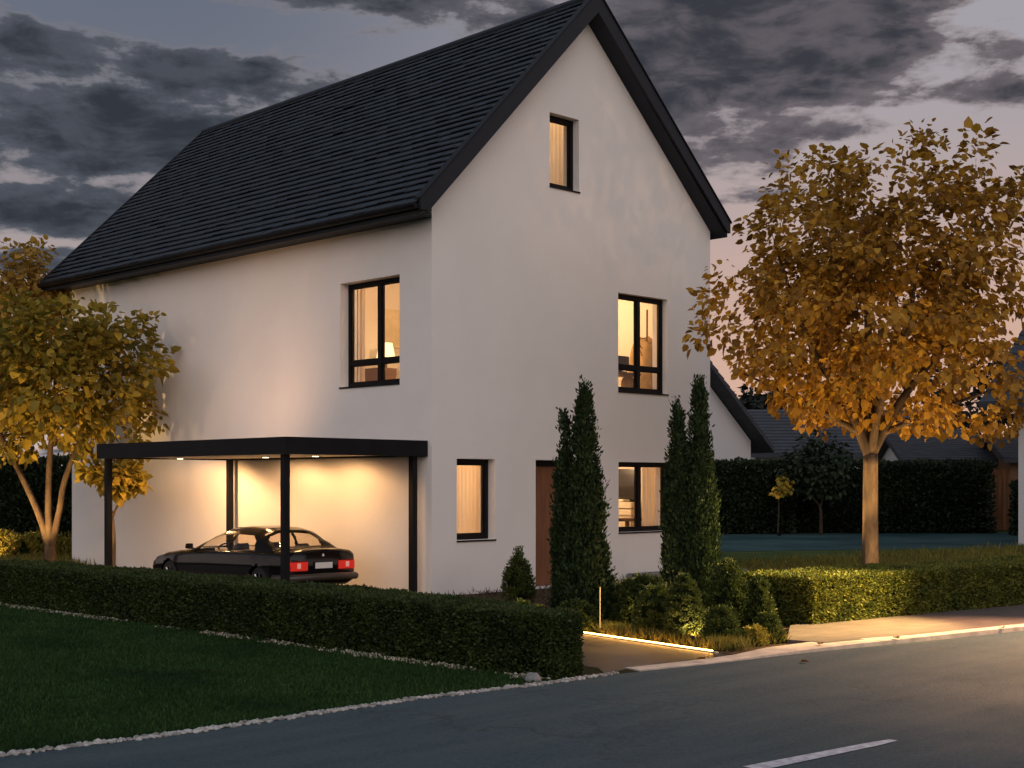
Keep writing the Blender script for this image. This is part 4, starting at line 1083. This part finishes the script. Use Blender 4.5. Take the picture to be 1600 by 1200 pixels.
roof_bg = mat('far_roof', (.040, .045, .058), .6, .3, var=.4, vscale=2, stretch=(1, 1, 6))
white_bg = mat('far_plaster', (.62, .60, .60), .9)
def gabled(name, x0, x1, y0, y1, eave, ridge, label, axis='y', over=.35, walls=white_bg, cat='building'):
    "ridge along the given axis"
    cx, cy = (x0+x1)/2, (y0+y1)/2
    t = empty(name, (cx, cy, 0)); tag(t, label, cat)
    b = MB()
    if axis == 'y':
        pr = [(x0, 0), (x1, 0), (x1, eave), (cx, ridge), (x0, eave)]
        f0 = [(q[0]-cx, y0-cy, q[1]) for q in pr]; f1 = [(q[0]-cx, y1-cy, q[1]) for q in pr]
    else:
        pr = [(y0, 0), (y1, 0), (y1, eave), (cy, ridge), (y0, eave)]
        f0 = [(x0-cx, q[0]-cy, q[1]) for q in pr]; f1 = [(x1-cx, q[0]-cy, q[1]) for q in pr]
    b.face(f0); b.face(f1)
    for i in range(5): j = (i+1) % 5; b.face([f0[i], f0[j], f1[j], f1[i]])
    b.build('wall', walls, t)
    b = MB(); hw = (x1-x0)/2 if axis == 'y' else (y1-y0)/2; ln = (y1-y0)/2 if axis == 'y' else (x1-x0)/2
    sl = (ridge-eave)/hw
    nC = 14
    for s in (1, -1):
        P = []
        for z in (.03, .20):
            q = [(s*(hw+over), -ln-over, eave-over*sl+z), (0, -ln-over, ridge+z), (0, ln+over, ridge+z), (s*(hw+over), ln+over, eave-over*sl+z)]
            P += q if axis == 'y' else [(y, x, zz) for x, y, zz in q]
        b.hexa(P)
        for k in range(nC):   # raised course edges
            u0 = k/nC; xx = s*(hw+over)*(1-u0); zz = eave-over*sl+(ridge-eave+over*sl)*u0+.20
            x2 = s*(hw+over)*(1-u0-.9/nC); z2 = zz+(ridge-eave+over*sl)*.9/nC
            q = [(xx, -ln-over, zz+.002), (x2, -ln-over, z2+.002), (x2, ln+over, z2+.002), (xx, ln+over, zz+.002), (xx, -ln-over, zz+.05), (x2, -ln-over, z2+.008), (x2, ln+over, z2+.008), (xx, ln+over, zz+.05)]
            b.hexa(q if axis == 'y' else [(y, x, z) for x, y, z in q])
    b.build('roof', roof_bg, t)
    return t
# annex: gable end facing the street, right slope visible past the house
gabled('annex', 19.6, 27.7, 14.0, 22.0, 3.2, 6.3, 'small white gable of a neighbouring house above the hedge right of the house corner', over=.6)
c0 = W(13.2, 62)
def gabled_cam(name, X0, X1, Yc, dep, eave, ridge, label, **kw):
    c = W((X0+X1)/2, Yc)
    t = gabled(name, -(X1-X0)/2, (X1-X0)/2, -dep/2, dep/2, eave, ridge, label, axis='x', **kw)
    t.location = (c.x, c.y, 0); t.rotation_euler = (0, 0, RZ); return t
gabled_cam('far_house', 10.2, 19.0, 62, 7.0, 2.9, 4.75, 'low neighbouring house with wide slate roof behind the rear hedge')
gabled_cam('shed', 14.2, 17.6, 52, 4.0, 2.45, 3.3, 'small dark roofed shed behind the rear hedge')
gabled_cam('outbuilding', 17.3, 22.0, 50, 3.0, 2.5, 3.15, 'low roofed outbuilding behind the wooden fence', walls=brown_f)
t = gabled('neighbour_house', 0, 8.0, 0, 7.0, 4.25, 7.6, 'white neighbouring house with dark roof at the right edge', axis='y', over=.75)
c = W(13.60, 37.5); t.location = (c.x+4, c.y-3.5, 0)
fence = empty('wooden_fence', W(16.4, 48.5)); fence.rotation_euler = (0, 0, RZ); tag(fence, 'reddish brown vertical board fence beside the right building', 'fence')
b = MB()
fw_m = mat('fence_wood', (.20, .085, .035), .8, .2, var=.5, vscale=2, stretch=(6, 6, .4))
for k in range(26): b.box((k*.16, rnd.uniform(0, .01), .05), (k*.16+.145, .03, 2.18+rnd.uniform(-.02, .02)))
b.build('board_panel', fw_m, fence)
for x in (0, 2, 4):
    b = MB(); b.box((x, .04, 0), (x+.1, .14, 2.25)); b.build('post', fw_m, fence)
for (X, Y, z, r, lab, sd_) in [(13.2, 80, 5.6, 1.4, 'dark distant tree crown left above the slate roof', 71), (15.3, 84, 6.0, 1.7, 'taller dark distant tree above the slate roof', 72), (17.0, 82, 5.3, 1.2, 'low dark distant tree right above the slate roof', 73), (22, 66, 5.2, 2.6, 'broad dark tree mass left of the right building', 74)]:
    S = [([(0, 0, 0), (0, 0, z*.5), (.1, 0, z*.9)], [.2, .15, .04])]
    tree('distant_tree', W(X, Y), S, (0, 0, z), (r, r, r*.8), 34, 30, .36, m_far, bark_dark, lab, seed=sd_, spread=.75, group='dark trees far behind the rear hedge')

# ------------------------------------------------------------------ left background: lit low plants
for i, (X, Y, h, r) in enumerate([(-11.6, 31, .62, .8), (-10.6, 30.6, .55, .7), (-9.75, 31, .5, .6), (-12.8, 31, .6, .8)]):
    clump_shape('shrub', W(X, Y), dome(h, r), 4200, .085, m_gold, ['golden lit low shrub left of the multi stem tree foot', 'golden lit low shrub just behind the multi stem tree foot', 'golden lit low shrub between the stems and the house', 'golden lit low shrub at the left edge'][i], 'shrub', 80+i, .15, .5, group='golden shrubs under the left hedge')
cs = [tuple(W(X, Y))[:2] for X, Y in zip(rng.uniform(-12.5, -8.4, 140), rng.uniform(26, 30, 140))]
tufts('grass', cs, 9000, .22, .25, m_grass_y, .02)

# ------------------------------------------------------------------ garden lights
strip = empty('light_strip', (-2.33, -5.94, 0)); tag(strip, 'glowing warm light strip along the driveway edge of the bed', 'light strip')
b = MB(); a0 = Vector((-2.125, -4.76, .022)); a1 = Vector((-2.545, -7.10, .022)); 
dv = (a1-a0).normalized(); sd2 = Vector((-dv.y, dv.x, 0))
def bar(mb, p, q, w, z0, z1):
    s = sd2*w/2
    mb.hexa([(p-s).to_tuple()[:2]+(z0,), (q-s).to_tuple()[:2]+(z0,), (q+s).to_tuple()[:2]+(z0,), (p+s).to_tuple()[:2]+(z0,), (p-s).to_tuple()[:2]+(z1,), (q-s).to_tuple()[:2]+(z1,), (q+s).to_tuple()[:2]+(z1,), (p+s).to_tuple()[:2]+(z1,)])
bar(b, a0, a1, .04, .0, .016); o = b.build('channel', kerb_mat, strip); o.location = tuple(-Vector(strip.location))
b = MB(); bar(b, a0, a0.lerp(a1, .97), .017, .0165, .026); o = b.build('glowing_tube', led_mat, strip); o.location = tuple(-Vector(strip.location))
st = empty('light_stake', (-1.98, -5.06, 0)); tag(st, 'thin upright glowing stake light beside the spreading shrub', 'stake light')
b = MB(); b.tube([(0, 0, 0), (0, 0, .06)], .016, 10); b.build('base', dark_metal, st)
b = MB(); b.tube([(0, 0, .06), (0, 0, .52)], .0035, 8); b.build('glowing_rod', mat('stake_glow', (.9, .7, .4), .6, emit=(1, .52, .14), estr=.7), st)

def uplight(loc, target, w, ang, label, col=(1, .63, .25), blend=.7, size=.05):
    t = empty('garden_spotlight', loc); tag(t, label, 'spotlight')
    d = (Vector(target)-Vector(loc)).normalized()
    b = MB(); b.tube([(0, 0, 0), (0, 0, .06)], .015, 6); b.build('stem', dark_metal, t)
    b = MB(); b.tube([Vector((0, 0, .07))-d*.06, Vector((0, 0, .07))+d*.02], [.035, .05], 12); b.build('housing', dark_metal, t)
    p = Vector(loc)+Vector((0, 0, .07))+d*.035
    add_spot('beam', p, target, w, ang, blend, col, size, t)
    return t
uplight((3.75, -5.35, .42), (4.5, -4.75, 3.6), 330, 84, 'small spotlight left of the large autumn tree')
uplight((5.3, -5.7, .42), (4.8, -4.9, 3.6), 280, 84, 'small spotlight right of the large autumn tree trunk')
uplight((4.0, -3.5, .3), (4.45, -4.8, 3.6), 420, 100, 'small spotlight between the large autumn tree and the gable')
uplight((-2.75, 7.6, 0), (-1.95, 8.1, 3.0), 640, 84, 'small spotlight in front of the multi stem tree')
uplight((4.05, -5.45, .36), (4.5, -4.62, 1.3), 60, 125, 'small spotlight close in front of the large autumn tree trunk')
uplight((-1.8, 11.4, .0), (-.6, 12.4, 4.2), 420, 70, 'small spotlight at the foot of the taller golden brown tree')
uplight((-1.9, 7.0, 0), (-1.3, 7.1, 2.2), 70, 90, 'small spotlight at the foot of the slim young yellow tree')
p = W(-11.3, 29.6); q = W(-11.0, 31.2, .3)
uplight((p.x, p.y, .25), q, 120, 130, 'small spotlight among the golden shrubs at the left')
uplight((-1.45, -5.35, .0), (-1.12, -4.98, .6), 30, 130, 'small spotlight under the spreading shrub')
uplight((-2.02, -5.75, .0), (-1.75, -5.6, .5), 22, 150, 'added small spotlight at the foot of the low round shrub')  # added spot, more warm light on the shrubs than the strip gives
uplight((-2.25, -6.55, .0), (-1.9, -6.4, .5), 22, 150, 'added small spotlight at the front foot of the egg shaped shrub')  # second added spot to warm the front of the bed
# wall washer lying on the carport roof behind its rim
t = empty('wall_washer', (-2.0, 3.4, 2.292)); tag(t, 'flat wall washer light on the carport roof glowing up the white wall', 'spotlight')
b = MB(); b.box((-.08, -.12, 0), (.08, .12, .03)); b.build('housing', dark_metal, t)
add_spot('beam', (-2.0, 3.4, 2.335), (0, 4.6, 4.4), 165, 135, 1.0, (1, .58, .34), .05, t)
# street lamp past the right edge of the view lights the pavement corner
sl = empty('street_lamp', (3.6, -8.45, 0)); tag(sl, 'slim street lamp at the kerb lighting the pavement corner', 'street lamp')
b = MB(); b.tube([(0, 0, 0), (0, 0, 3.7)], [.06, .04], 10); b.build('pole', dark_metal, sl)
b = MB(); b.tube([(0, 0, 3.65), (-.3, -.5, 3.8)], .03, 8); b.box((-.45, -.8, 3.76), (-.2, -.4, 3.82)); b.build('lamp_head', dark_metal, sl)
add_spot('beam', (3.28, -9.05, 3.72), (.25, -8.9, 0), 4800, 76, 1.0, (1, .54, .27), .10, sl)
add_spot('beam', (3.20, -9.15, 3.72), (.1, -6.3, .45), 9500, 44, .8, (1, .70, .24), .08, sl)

# a few leaves blown onto the kerb
fl = leaf_mat('fallen_leaf_dry', [(.10, .05, .015), (.16, .09, .02)], .2, .7)
for k, (x, y, z) in enumerate([(-1.55, -7.62, .05), (-.55, -7.95, .058), (-3.2, -7.45, .035), (1.25, -8.2, .058), (-2.6, -8.1, .014)]):
    P = np.array([[0, 0, 0.0]]); a = 1.3*k
    V, kk, lp_ = leaf_verts(P, np.array([[math.cos(a), math.sin(a), .25]]), np.array([[0, .1, 1.0]]), np.array([.085]), np.array([.07]), 'broad', .25, .2)
    o = quads_mesh('fallen_leaf', V, kk, lp_, fl); o.location = (x, y, z)
    tag(o, 'small dry brown leaf lying on the kerb and road edge in front of the bed', 'leaf', 'fallen leaves along the kerb')
